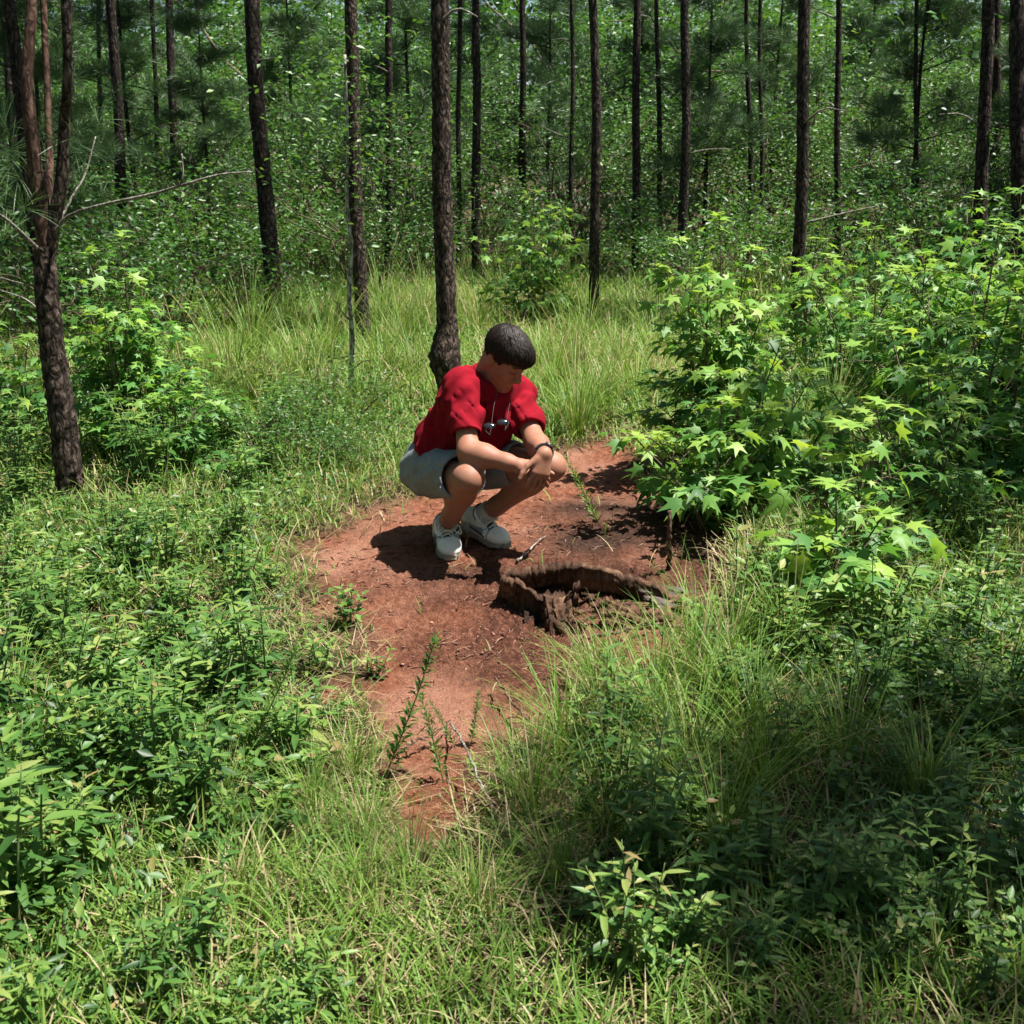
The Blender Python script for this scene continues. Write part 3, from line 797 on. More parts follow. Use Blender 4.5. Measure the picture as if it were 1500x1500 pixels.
def build_stump():
    c = STUMP_C.copy(); c[2] = -.04
    t = thing('hollow_stump', 'rotten hollow tree stump with jagged dark brown walls lying in the red earth', 'stump', c)
    r = np.random.default_rng(12)
    A = at_y; Gd = lambda px, py, z=-.07: on_ground(px, py, z)
    slab([Gd(762, 866), Gd(840, 868), Gd(930, 885), Gd(1000, 896)], [A(738, 842, 4.02), A(790, 834, 4.06), A(850, 827, 4.08), A(930, 848, 4.04), A(1002, 876, 3.98)], .05, 1, 'rot', 'back_wall', t, c, 80, 18, None, .004, .006, .02)
    slab([Gd(728, 884), Gd(765, 908), Gd(800, 932), Gd(822, 944)], [A(734, 845, 3.98), A(765, 857, 3.93), A(800, 885, 3.84), A(818, 915, 3.75)], .045, 2, 'rot', 'bark_slab', t, c, 50, 14, None, .004, .006, -.012)
    slab([Gd(806, 944), Gd(860, 940), Gd(920, 936), Gd(985, 925)], [A(796, 884, 3.83), A(845, 868, 3.80), A(905, 884, 3.79), A(985, 905, 3.80)], .05, 3, 'rot', 'front_wall', t, c, 84, 20, (.37, .45, .12, .42), .004, .013, .02)
    # sloping rotten floor inside
    n = 40; X, Y = np.meshgrid(np.linspace(-.26, .32, n), np.linspace(-.14, .14, n), indexing='ij')
    Z = -.005 + .015 * np.sin(14 * X + 3 * Y) * np.cos(17 * Y) + .008 * r.normal(0, 1, X.shape) - .25 * Y * (Y < 0) * 0 + .03 * (X < -.1)
    i = (np.arange(n - 1)[:, None] * n + np.arange(n - 1)[None]).ravel()
    B = Batch(); B.add(np.stack([X, Y, Z], -1), None, np.stack([i, i + n, i + n + 1, i + 1], 1)); link('rotten_core', B.mesh('rotten_core', wood_mat('dark_rotten_core', (.010, .006, .005), (.04, .022, .015), (.12, .065, .042)), True), t)  # darker wood tone on the floor, so the hollow's inside reads dark
    def plank(name, p0, p1, w, h, mat, seed):
        """ragged splinter or root: swept irregular section"""
        q = np.random.default_rng(seed); path = curve_pts([p0, (np.array(p0) + p1) / 2 + q.normal(0, .012, 3), p1], 14)
        v, f3, f4 = tube(path, 1.0, 12, True)
        P = np.repeat(path, 12, 0); o = v[:168] - P
        d = unit(np.array(p1) - p0); sd = unit(np.cross(d, [0.01, 0, 1])); up = np.cross(sd, d)
        s = np.interp(np.repeat(np.linspace(0, 1, 14), 12), [0, .15, .8, 1], [.7, 1, .8, .35]) * (1 + .10 * q.normal(0, 1, 168))
        v[:168] = P + ((o @ sd) * w * s)[:, None] * sd + ((o @ up) * h * s)[:, None] * up
        B = Batch(); B.add(v, f3, f4); return link(name, B.mesh(name, M[mat], True), t)
    for k, (y0, y1, w) in enumerate(((.13, .20, .026), (.08, .12, .03), (.03, .05, .022), (-.01, -.02, .028), (-.06, -.09, .02))):     # weathered boards running off to the right
        plank('weathered_slab', [.14 + .02 * k, y0, .045 + .012 * (k % 2)], [.40 - .03 * (k % 3), y1, .0], w, .013, 'rot_grey', 60 + k)
    plank('root', [-.26, .12, .06], [-.33, .30, -.01], .03, .022, 'rot', 8)
    plank('splinter', [-.17, -.17, .05], [-.12, -.26, .0], .02, .014, 'rot', 3)
    plank('splinter', [.06, -.15, .05], [.12, -.24, .0], .016, .01, 'rot', 4)
    plank('splinter', [.15, -.12, .05], [.28, -.20, .01], .014, .01, 'rot', 5)
    for k in range(10):
        x = r.uniform(-.15, .28); y = r.uniform(-.1, .08); a = r.uniform(-.5, .5)
        plank('splinter', [x, y, .02], [x + .14 * math.cos(a), y + .14 * math.sin(a), .03 + .02 * r.uniform()], .012, .007, 'rot', 20 + k)
build_stump()

def stick(name, label, pts, r0, r1, mat, cat='stick', group=None, twigs=()):
    pts = np.array(pts, float); o = pts[0].copy()
    B = Batch(); n = max(14, len(pts) * 6)
    path = curve_pts(pts - o, n)
    path[1:-1] += rng.normal(0, .0025, (n - 2, 3))
    add_tube(B, path, np.linspace(r0, r1, n), 7, .5, .06)
    if twigs:
        t = thing(name, label, cat, o, 0, group)
        link('stem', B.mesh(name, M[mat], True), t)
        for u, d, l in twigs:
            p = path[int(u * (n - 1))]; Bt = Batch()
            add_tube(Bt, curve_pts([p, p + np.array(d) * l * .5 + [0, 0, .01], p + np.array(d) * l], 6), np.linspace(r1 * 1.2, r1 * .5, 6), 5)
            link('twig', Bt.mesh('twig', M[mat], True), t)
        return t
    x = link(name, B.mesh(name, M[mat], True), None, o)
    return tag(x, label, cat, group)
G = lambda px, py, z=0.0: on_ground(px, py, z)
stick('fallen_branch', 'long thin dead branch crossing the grass in front of the stump', [G(725, 992, .03), at_y(760, 1040, 3.0), at_y(820, 1105, 2.76), at_y(865, 1165, 2.58), at_y(895, 1250, 2.4), G(900, 1330, .02)], .0035, .006, 'brown_twig', 'branch', None, [(.3, (.6, .5, .1), .10), (.45, (.8, .2, .2), .12), (.7, (-.4, .1, .5), .07)])
stick('dry_stem', 'pale dry bent stem arching over the bare earth strip', [G(660, 1060, .0), at_y(680, 1090, 2.72), at_y(705, 1150, 2.6), at_y(735, 1210, 2.44), G(785, 1245, .02)], .003, .004, 'twig', 'stem')
stick('fallen_branch', 'reddish brown stick lying on the ground in front of the stump', [G(838, 937, .0), G(900, 926, .015), G(960, 915, .01), G(1010, 920, -.01)], .007, .005, 'brown_twig', 'stick', None, [(.5, (.7, .4, .1), .12), (.75, (.5, -.6, .1), .08)])
stick('upright_stick', 'short brown broken stick standing upright behind the stump', [G(981, 838, -.05), at_y(980, 790, G(981, 838)[1]), at_y(981, 748, G(981, 838)[1])], .011, .008, 'brown_twig', 'stick')
stick('fallen_branch', 'dark crooked twig lying on the pale bare earth strip', [G(578, 1110, .0), G(600, 1090, .01), G(625, 1080, .012), G(660, 1055, .01)], .004, .003, 'brown_twig', 'stick', None, [(.4, (-.2, .8, .2), .06)])
stick('fallen_branch', 'short bleached stick by the left shoe of the squatting man', [G(758, 822, -.02), G(775, 805, -.012), G(800, 785, -.02)], .006, .003, 'twig', 'stick')

M['pale_bark'] = bark_mat('pale_lichen_bark', (.08, .07, .06), (.42, .40, .35), (.68, .66, .6), 40, .004)
# the thin dead sapling left of the man
def build_sapling():
    b = on_ground(522, 603); d = b[1]
    t = thing('dead_sapling', 'thin pale grey dead sapling with bare twigs and leafy tip left of the man', 'sapling', (b[0], d, 0))
    L = lambda px, py, dy=0: at_y(px, py, d + dy) - np.array([b[0], d, 0])
    path = curve_pts([[0, 0, -.05], L(514, 565), L(516, 500), L(512, 430), L(515, 360), L(508, 300), L(509, 200), L(505, 80)], 50)
    B = Batch(); add_tube(B, path, np.linspace(.019, .007, 50), 8, .5, .14); link('trunk', B.mesh('sapling_trunk', M['pale_bark'], True), t)
    for pts in ([L(516, 432), L(528, 418), L(540, 408)], [L(514, 520), L(495, 525), L(470, 520)], [L(513, 470), L(500, 455), L(490, 440)], [L(513, 380), L(528, 366), L(536, 350)], [L(515, 545), L(530, 530), L(548, 528)]):
        B = Batch(); add_tube(B, curve_pts(pts, 8), np.linspace(.005, .002, 8), 5); link('twig', B.mesh('sapling_twig', M['twig'], True), t)
    r = np.random.default_rng(77); n = 700; B = Batch()
    P = path[r.integers(36, 50, n)] + r.normal(0, 1, (n, 3)) * [.28, .28, .22]
    D, N = rand_dirs(r, n); put_leaves(B, P, D, N, r.uniform(.035, .06, n), np.clip(r.normal(.6, .15, n), 0, 1), TINY)
    link('foliage', B.mesh('sapling_foliage', M['shrub_leaf']), t)
build_sapling()
# ---------------------------------------------------------------- the man: signed-distance body turned into meshes
def smin(a, b, k):
    if k <= 0: return np.minimum(a, b)
    h = np.clip(0.5 + 0.5 * (b - a) / k, 0, 1)
    return b + (a - b) * h - k * h * (1 - h)

class Field:
    def __init__(self, lo, hi, h):
        self.lo = np.asarray(lo, float); self.h = h
        self.n = np.ceil((np.asarray(hi) - self.lo) / h).astype(int) + 1
        self.f = np.full(self.n, 9.0, np.float32)
    def _sl(self, lo, hi):
        a = np.clip(np.floor((lo - self.lo) / self.h).astype(int), 0, self.n)
        b = np.clip(np.ceil((hi - self.lo) / self.h).astype(int) + 1, 0, self.n)
        return a, b
    def grid(self, a, b):
        ax = [self.lo[i] + self.h * np.arange(a[i], b[i]) for i in range(3)]
        return ax[0][:, None, None], ax[1][None, :, None], ax[2][None, None, :]
    def apply(self, fn, lo, hi, k=0.0, mode='add'):
        mar = k + 4 * self.h
        a, b = self._sl(np.asarray(lo) - mar, np.asarray(hi) + mar)
        if np.any(b <= a): return
        X, Y, Z = self.grid(a, b)
        d = fn(X, Y, Z).astype(np.float32)
        s = (slice(a[0], b[0]), slice(a[1], b[1]), slice(a[2], b[2]))
        if mode == 'add': self.f[s] = smin(self.f[s], d, k)
        elif mode == 'sub': self.f[s] = -smin(-self.f[s], d, k)
        elif mode == 'cut': self.f[s] = np.maximum(self.f[s], d)
        elif mode == 'disp': self.f[s] = self.f[s] + d
    def cone(self, a, b, r1, r2, k=0.02, mode='add', sq=None):
        a = np.asarray(a, float); b = np.asarray(b, float); ba = b - a; L2 = max(ba @ ba, 1e-9)
        m = max(r1, r2)
        def fn(X, Y, Z):
            px, py, pz = X - a[0], Y - a[1], Z - a[2]
            h = np.clip((px * ba[0] + py * ba[1] + pz * ba[2]) / L2, 0, 1)
            return np.sqrt((px - h * ba[0]) ** 2 + (py - h * ba[1]) ** 2 + (pz - h * ba[2]) ** 2) - (r1 + (r2 - r1) * h)
        self.apply(fn, np.minimum(a, b) - m, np.maximum(a, b) + m, k, mode)
    def ell(self, c, r, R=None, k=0.02, mode='add'):
        c = np.asarray(c, float); r = np.asarray(r, float); R = np.eye(3) if R is None else R   # rows = axes
        def fn(X, Y, Z):
            p = [X - c[0], Y - c[1], Z - c[2]]
            q = [R[i][0] * p[0] + R[i][1] * p[1] + R[i][2] * p[2] for i in range(3)]
            k0 = np.sqrt(sum((q[i] / r[i]) ** 2 for i in range(3)))
            k1 = np.sqrt(sum((q[i] / r[i] ** 2) ** 2 for i in range(3))) + 1e-6
            return k0 * (k0 - 1) / k1
        m = np.sqrt(((R.T * r) ** 2).sum(1))
        self.apply(fn, c - m, c + m, k, mode)
    def mesh(self):
        f = np.pad(self.f, 1, constant_values=9.0); lo = self.lo - self.h; h = self.h
        s = f < 0
        c = np.zeros(tuple(np.array(s.shape) - 1), np.int8)
        for i in (0, 1):
            for j in (0, 1):
                for k in (0, 1):
                    c += s[i:s.shape[0] - 1 + i, j:s.shape[1] - 1 + j, k:s.shape[2] - 1 + k]
        act = (c > 0) & (c < 8)
        I = np.argwhere(act)
        idx = np.full(act.shape, -1, np.int32); idx[act] = np.arange(len(I))
        acc = np.zeros((len(I), 3)); cnt = np.zeros(len(I))
        cor = [(i, j, k) for i in (0, 1) for j in (0, 1) for k in (0, 1)]
        for p in cor:
            for ax in range(3):
                if p[ax] == 1: continue
                q = list(p); q[ax] = 1
                fa = f[I[:, 0] + p[0], I[:, 1] + p[1], I[:, 2] + p[2]]; fb = f[I[:, 0] + q[0], I[:, 1] + q[1], I[:, 2] + q[2]]
                x = (fa < 0) != (fb < 0)
                t = np.where(x, fa / np.where(fa - fb == 0, 1, fa - fb), 0)
                pos = np.array(p, float)[None] + 0 * acc
                pos[:, ax] += t
                acc += np.where(x[:, None], pos, 0); cnt += x
        V = lo + h * (I + acc / cnt[:, None])
        quads = []
        for ax in range(3):
            o1, o2 = [(1, 2), (2, 0), (0, 1)][ax]
            sa = np.moveaxis(s, ax, 0); x = np.moveaxis(sa[:-1] != sa[1:], 0, ax)
            E = np.argwhere(x)
            E = E[(E[:, o1] > 0) & (E[:, o2] > 0)]
            E = E[(E[:, o1] < act.shape[o1]) & (E[:, o2] < act.shape[o2])]
            ins = s[E[:, 0], E[:, 1], E[:, 2]]
            def cell(d1, d2):
                e = E.copy(); e[:, o1] -= d1; e[:, o2] -= d2
                return idx[e[:, 0], e[:, 1], e[:, 2]]
            q = np.stack([cell(0, 0), cell(1, 0), cell(1, 1), cell(0, 1)], 1)
            q[~ins] = q[~ins][:, ::-1]
            quads.append(q)
        Q = np.concatenate(quads)
        return V, Q[(Q >= 0).all(1)]

def relax(V, Q, it=2, lam=0.5):
    """smooth the surface nets a little"""
    E = np.concatenate([Q[:, [0, 1]], Q[:, [1, 2]], Q[:, [2, 3]], Q[:, [3, 0]]])
    deg = np.bincount(E.ravel(), minlength=len(V)).astype(float)[:, None] + 1e-9
    for _ in range(it):
        S = np.zeros_like(V)
        for c in range(3):
            S[:, c] = np.bincount(E[:, 0], V[E[:, 1], c], len(V)) + np.bincount(E[:, 1], V[E[:, 0], c], len(V))
        V = V + lam * (S / deg - V)
    return V

def wob(X, Y, Z, seed, fr):
    r = np.random.default_rng(seed); o = 0
    for _ in range(4):
        k = r.normal(0, fr, 3); ph = r.uniform(0, 6.28)
        o = o + np.sin(k[0] * X + k[1] * Y + k[2] * Z + ph)
    return o / 4

BASE = np.array([-0.2, 4.62, -0.035])
J = dict(ra=on_ground(653, 771, .07), la=on_ground(704, 758, .075),
         rk=at_y(686, 701, 4.30), lk=at_y(806, 683, 4.55), rh=at_y(634, 688, 4.72), lh=at_y(684, 678, 4.84),
         rs=at_y(678, 570, 4.50), ls=at_y(758, 578, 4.74), re=at_y(686, 661, 4.33), rw=at_y(761, 682, 4.25),
         le=at_y(784, 648, 4.51), lw=at_y(798, 664, 4.23), hd=at_y(741, 521, 4.53))
FACE = unit([0.74, -0.67, 0])
SIDE = np.array([-FACE[1], FACE[0], 0])          # to the man's left
hf = unit(FACE * math.cos(0.72) + np.array([0.10, 0.0, -math.sin(0.72)]))
hs = unit(SIDE - hf * (SIDE @ hf)); hu = np.cross(hf, hs)
HR = np.stack([hf, hs, hu])
HS = 0.93
def hp(f, s, u): return J['hd'] + (hf * f + hs * s + hu * u) * HS
pel = (J['rh'] + J['lh']) / 2
shm = (J['rs'] + J['ls']) / 2
spine = unit(shm - pel)
chf = unit(np.cross(SIDE, spine) * -1)
if chf @ FACE < 0: chf = -chf
chs = unit(np.cross(spine, chf))
if chs @ SIDE < 0: chs = -chs
TR = np.stack([chf, chs, spine])
LO = np.array([-0.56, 4.02, -0.04]); HI = np.array([0.36, 5.16, 1.0])

def torso(F, g=0.0):
    """pelvis, belly, chest, upper back; g inflates (clothes)"""
    F.ell(pel + spine * 0.03 - chf * .02, np.array([.115, .165, .13]) + g, TR, 0.05)
    F.ell(pel + spine * 0.17 + chf * .015, np.array([.118, .158, .16]) + g, TR, 0.06)
    F.ell(pel + spine * 0.34 - chf * .005, np.array([.118, .172, .17]) + g, TR, 0.06)
    F.ell(shm - chf * .03 - spine * .035, np.array([.088, .165, .085]) + g, TR, 0.05)
    for s in ('rs', 'ls'):
        F.ell(J[s] - chf * .005 - spine * .01, np.array([.062, .062, .066]) + g, TR, 0.05)

def hand(F, wrist, d, back, thumb_side, curls, spread=0.0, thumb=None, L=1.0, tcurl=0.35):
    d = unit(d); back = unit(back - d * (np.dot(back, d))); sd = np.cross(d, back) * thumb_side   # sd points to thumb
    # palm
    for o, r0, r1 in ((.024, .018, .0155), (.006, .019, .0165), (-.012, .0185, .0155), (-.026, .0165, .014)):
        F.cone(wrist + sd * o * .55 + d * .004, wrist + d * .082 * L + sd * o * 1.05, r0, r1 * .9, .012)
    lens = [(.041, .025, .02), (.045, .029, .021), (.041, .027, .021), (.032, .02, .018)]
    for i, (ls, cu) in enumerate(zip(lens, curls)):
        o = .028 - i * .0185
        p = wrist + d * (.084 - abs(i - 1) * .005) * L + sd * o
        dd = unit(d + sd * spread * (1.5 - i))
        ang = 0.0; r = .0092 - (.0012 if i == 3 else 0)
        for s, l in enumerate(ls):
            ang += cu * (0.9, 1.2, 0.8)[s]
            q = p + (dd * math.cos(ang) - back * math.sin(ang)) * l * L
            F.cone(p, q, r, r * .9, .004 if s else .007)
            p = q; r *= .9
    # thumb leaves the side of the palm near its base
    p = wrist + d * .022 + sd * .028
    td = unit(thumb if thumb is not None else d * .7 + sd * .75 - back * .25)
    q = p + td * .045; F.cone(p, q, .0145, .0115, .012)
    td2 = unit(td + d * tcurl - sd * tcurl * .6); p2 = q + td2 * .032; F.cone(q, p2, .0112, .0102, .004)
    td3 = unit(td2 + d * tcurl - sd * tcurl * .5); F.cone(p2, p2 + td3 * .026, .0102, .0085, .004)

def lerp(a, b, t): return a + (b - a) * t

def leg(F, h, k, a, out):
    shin = unit(a - k); bk = unit(-np.cross(np.cross(h - k, shin), shin)) * -1
    th = unit(k - h)
    F.cone(h, lerp(h, k, .5), .088, .078, .05)
    F.cone(lerp(h, k, .5), k - th * .01, .077, .054, .04)
    F.ell(k + th * .012, (.052, .054, .052), None, .035)                          # knee cap mass
    F.cone(k, lerp(k, a, .28), .052, .053, .03)
    calf = unit(h - k - shin * ((h - k) @ shin))
    F.cone(lerp(k, a, .2) + calf * .016, lerp(k, a, .45) + calf * .014, .048, .044, .04)
    F.cone(lerp(k, a, .28), lerp(k, a, .75), .05, .037, .03)
    F.cone(lerp(k, a, .75), a, .037, .036, .02)
    F.cone(lerp(k, a, .05) + th * .025, lerp(k, a, .8) + th * .008, .022, .026, .03)

def head(F):
    F.ell(hp(-.012, 0, .028), HS * np.array((.098, .076, .088)), HR, 0)                          # cranium
    F.ell(hp(.034, 0, -.03), HS * np.array((.062, .061, .082)), HR, .03)                         # face
    F.ell(hp(.026, 0, -.084), HS * np.array((.062, .058, .046)), HR, .03)                         # jaw
    F.ell(hp(.078, 0, -.116), HS * np.array((.022, .028, .021)), HR, .025)                       # chin
    for s in (-1, 1):
        F.cone(hp(.082, s * .012, .022), hp(.072, s * .048, .018), .014, .012, .014)   # brow
        F.ell(hp(.055, s * .047, -.035), HS * np.array((.028, .018, .022)), HR, .02)             # cheekbone
        F.ell(hp(.098, s * .033, -.004), HS * np.array((.018, .019, .012)), HR, .010, 'sub')     # eye socket
        F.ell(hp(.077, s * .032, -.006), HS * np.array((.0145, .0145, .0125)), HR, .003)         # eyeball behind lids
        F.ell(hp(-.012, s * .078, -.012), HS * np.array((.020, .0085, .034)), HR, .005)          # ear
        F.ell(hp(-.006, s * .086, -.008), HS * np.array((.010, .006, .019)), HR, .004, 'sub')
        F.ell(hp(-.012, s * .078, -.036), HS * np.array((.010, .008, .012)), HR, .005)
        F.ell(hp(.103, s * .012, -.047), HS * np.array((.011, .008, .008)), HR, .006)            # nostril wing
    F.cone(hp(.090, 0, .006), hp(.112, 0, -.038), .0095, .0125, .010)             # nose
    F.ell(hp(.114, 0, -.043), HS * np.array((.012, .012, .010)), HR, .006)
    F.ell(hp(.089, 0, -.073), HS * np.array((.014, .024, .0075)), HR, .007)                      # upper lip
    F.ell(hp(.087, 0, -.086), HS * np.array((.013, .021, .0080)), HR, .006)                      # lower lip
    F.ell(hp(.104, 0, -.0795), HS * np.array((.010, .026, .0016)), HR, .003, 'sub')
    nb = shm - chf * .035 + spine * .02
    F.cone(hp(-.028, 0, -.045), nb, .060, .068, .03)
    F.cone(hp(.0, 0, -.075), nb + chf * .045, .045, .05, .03)

def arm(F, s, e, w, up):
    F.cone(s, lerp(s, e, .45), .052, .049, .03)
    F.cone(lerp(s, e, .45), e, .047, .039, .03)
    F.cone(e, lerp(e, w, .3), .040, .043, .03)
    F.cone(lerp(e, w, .3), lerp(e, w, .75), .042, .031, .03)
    F.cone(lerp(e, w, .75), w, .030, .0265, .02)

def build_man():
    man = thing('person', 'man in red t-shirt and grey shorts squatting on red earth, looking down', 'person', BASE)
    def finish(name, F, mat, parent=man, colfn=None, it=2, tint=0.5):
        V, Q = F.mesh(); V = relax(V, Q, it)
        t = colfn(V) if colfn else np.full(len(V), tint)
        B = Batch(); B.add(V - BASE, None, Q, t)
        o = link(name, B.mesh(name, mat, True), parent)
        return o
    # ---- body
    F = Field(LO, HI, .0042)
    torso(F, -.012); head(F)
    leg(F, J['rh'], J['rk'], J['ra'], -1); leg(F, J['lh'], J['lk'], J['la'], 1)
    arm(F, J['rs'], J['re'], J['rw'], 1); arm(F, J['ls'], J['le'], J['lw'], 1)
    # hands: the left hangs in front of the right and closes over its fingers; kept as separate surfaces until joined at the wrists
    dR = unit(np.array([.84, .05, -.54])); dL = unit(np.array([-.20, -.22, -.95]))
    for w, e, d, bk, sg, cu, sp_, th, tc in ((J['rw'], J['re'], dR, np.array([.30, -.75, .60]), -1, (.28, .34, .42, .5), .03, np.array([.8, -.2, -.25]), .1),
                                            (J['lw'], J['le'], dL, np.array([.40, -.90, .15]), 1, (.24, .27, .33, .40), .10, np.array([-.72, -.30, -.50]), .30)):
        F2 = Field(LO, HI, F.h)
        F2.cone(lerp(e, w, .8), w, .0295, .0265, .0)
        hand(F2, w + d * .004, d, bk, sg, cu, sp_, th, .88, tc)
        F.f = np.minimum(F.f, F2.f)
    del F2
    def skin(V):
        c = np.tile(np.array([.30, .138, .088]), (len(V), 1))
        n = wob(V[:, 0], V[:, 1], V[:, 2], 5, 25)[:, None]
        c = c * (1 + .10 * n) * (1 + np.array([.0, -.10, -.12]) * np.clip(wob(V[:, 0], V[:, 1], V[:, 2], 6, 45), 0, 1)[:, None])
        L = (V - J['hd']) @ HR.T / HS
        isf = (np.linalg.norm(L, axis=1) < .16)
        lip = isf & (np.hypot((L[:, 1]) / .024, (L[:, 2] + .08) / .011) < 1) & (L[:, 0] > .08)
        c[lip] = (.42, .17, .13)
        brow = isf & (np.abs(np.abs(L[:, 1]) - .034) < .019) & (np.abs(L[:, 2] - .022) < .006) & (L[:, 0] > .06)
        c[brow] = (.06, .035, .025)
        red = isf & (L[:, 0] > .03) & (L[:, 2] < 0)
        c[red] *= np.array([1.0, .86, .84])
        lash = isf & (np.abs(np.abs(L[:, 1]) - .032) < .014) & (np.abs(L[:, 2] + .014) < .0035) & (L[:, 0] > .07)
        c[lash] = (.07, .04, .03)
        kn = np.minimum(np.linalg.norm(V - J['rk'], axis=1), np.linalg.norm(V - J['lk'], axis=1))
        c *= (1 - .12 * np.exp(-(kn / .06) ** 2))[:, None]
        return c
    m, nt, p, out = new_mat('skin')
    a = attr(nt, 'col'); n = noise(nt, 45, 6, .75, coords(nt))
    nt.links.new(mixc(nt, .4, a.outputs['Color'], mixc(nt, 1.0, a.outputs['Color'], n.outputs['Color'], 'OVERLAY')), p.inputs['Base Color'])
    p.inputs['Roughness'].default_value = .58; p.inputs['Specular IOR Level'].default_value = .35; p.inputs['Subsurface Weight'].default_value = .12
    p.inputs['Subsurface Radius'].default_value = (.012, .005, .003); p.inputs['Subsurface Scale'].default_value = .4
    bump(nt, n.outputs[0], .15, .0015, p)
    finish('body', F, m, colfn=skin, it=2)
    # ---- shirt
    F = Field(LO, HI, .005)
    torso(F, .012)
    F.ell(pel + spine * .20 + chf * .045, (.125, .17, .15), TR, .05)                # cloth hanging at the belly
    F.ell(pel + spine * .10 - chf * .045, (.14, .19, .13), TR, .05)
    F.ell(pel + spine * .30 - chf * .04, (.125, .18, .17), TR, .06)
    F.cone(shm - chf * .03, shm - chf * .028 + spine * .045, .082, .07, .04)
    for s, e, sl in (('rs', 're', .74), ('ls', 'le', .76)):
        tip = lerp(J[s], J[e], sl + .10)
        F.cone(J[s], tip, .070, .067, .045)
    def folds(X, Y, Z):
        P = [X - pel[0], Y - pel[1], Z - pel[2]]
        u = sum(P[i] * spine[i] for i in range(3)); s = sum(P[i] * chs[i] for i in range(3)); f = sum(P[i] * chf[i] for i in range(3))
        w = wob(X, Y, Z, 3, 14)
        d = .009 * np.sin(46 * u + 26 * s + 5 * w) * np.exp(-((u - .22) / .16) ** 2)      # pulled across belly and flank
        d = d + .006 * np.sin(70 * (u * .45 + s * .9) + 4 * w + 1.0) * np.exp(-((u - .38) / .12) ** 2)
        d = d + .004 * np.sin(85 * f + 30 * u + 4 * w)
        return d + .004 * w
    F.apply(folds, LO, HI, 0, 'disp')
    for s, e in (('rs', 're'), ('ls', 'le')):                                          # radial creases in the sleeves
        ax = unit(J[e] - J[s]); c0 = J[s]
        def sf(X, Y, Z, ax=ax, c0=c0):
            P = [X - c0[0], Y - c0[1], Z - c0[2]]
            t = sum(P[i] * ax[i] for i in range(3)); q = sum(P[i] * chs[i] for i in range(3)); r = sum(P[i] * chf[i] for i in range(3))
            return .006 * np.sin(58 * t + 60 * q + 30 * r) * np.exp(-((t - .10) / .06) ** 2)
        mid = lerp(J[s], J[e], .4)
        F.apply(sf, mid - .12, mid + .12, 0, 'disp')
    # creases pressed into the cloth where it bunches
    def surf(px, py, y0=4.2):
        for y in np.arange(y0, 4.95, .004):
            q = at_y(px, py, y); i = np.round((q - F.lo) / F.h).astype(int)
            if (i >= 0).all() and (i < F.n).all() and F.f[i[0], i[1], i[2]] < 0: return q
        return None
    def crease(F_, lines, rad, k):
        for ln in lines:
            pts = [surf(*q) for q in ln]
            pts = [q for q in pts if q is not None]
            for a, b in zip(pts[:-1], pts[1:]):
                if np.linalg.norm(a - b) < .2: F_.cone(a + [0, -.003, 0], b + [0, -.003, 0], rad, rad * .5, k, 'sub')
    crease(F, [[(663, 578), (676, 598), (694, 622)], [(673, 570), (686, 588), (701, 606)], [(661, 602), (676, 616), (690, 630)], [(640, 600), (634, 625), (628, 652)], [(662, 636), (644, 652), (622, 664)],
               [(650, 622), (630, 640), (610, 655)], [(752, 588), (764, 604), (776, 622)], [(746, 602), (756, 618), (768, 634)], [(706, 560), (709, 590), (713, 622)], [(717, 588), (719, 615), (723, 642)], [(739, 585), (737, 608), (732, 630)], [(700, 636), (712, 644), (724, 648)]], .004, .007)
    # openings: sleeves hollow below the hem, hem of the shirt, neck
    for s, e, sl in (('rs', 're', .74), ('ls', 'le', .76)):
        ax = unit(J[e] - J[s]); hem = lerp(J[s], J[e], sl)
        def cutp(X, Y, Z, ax=ax, hem=hem): return (X - hem[0]) * ax[0] + (Y - hem[1]) * ax[1] + (Z - hem[2]) * ax[2]
        a, b = F._sl(hem - .13, hem + .16)
        X, Y, Z = F.grid(a, b)
        along = cutp(X, Y, Z); q = np.sqrt(np.maximum((X - hem[0]) ** 2 + (Y - hem[1]) ** 2 + (Z - hem[2]) ** 2 - along ** 2, 0))
        sl_ = (slice(a[0], b[0]), slice(a[1], b[1]), slice(a[2], b[2]))
        F.f[sl_] = np.where((q < .105) & (along > -.02), np.maximum(F.f[sl_], along), F.f[sl_])
        F.cone(hem - ax * .05, hem + ax * .05, .049, .055, 0, 'sub')
        F.cone(hem - ax * .003 , hem - ax * .004, .0, .0, 0, 'add')
    nb = shm - chf * .035 + spine * .02
    F.cone(lerp(nb, hp(-.02, 0, -.06), .42), lerp(nb, hp(-.02, 0, -.06), .95), .066, .08, 0, 'sub')
    def hemcut(X, Y, Z):
        w = wob(X, Y, Z, 11, 16)
        return -((X - pel[0]) * spine[0] + (Y - pel[1]) * spine[1] + (Z - pel[2]) * spine[2] + .002 + .008 * w)
    F.apply(hemcut, LO, HI, 0, 'cut')
    m, nt, p, out = new_mat('red_cotton')
    v = coords(nt); n = noise(nt, 18, 4, .6, v); n2 = noise(nt, 420, 2, .5, v)
    r = ramp(nt, [(.3, (.17, .003, .010)), (.7, (.225, .005, .014))]); nt.links.new(n.outputs[0], r.inputs[0])
    nt.links.new(r.outputs[0], p.inputs['Base Color']); p.inputs['Roughness'].default_value = .92; p.inputs['Specular IOR Level'].default_value = .12
    nw = noise(nt, 15, .6, .4, coords(nt, (1.0, 1.6, .8))); nw.inputs['Distortion'].default_value = .5
    ad = nt.nodes.new('ShaderNodeMath'); ad.operation = 'MULTIPLY_ADD'; ad.inputs[1].default_value = .04
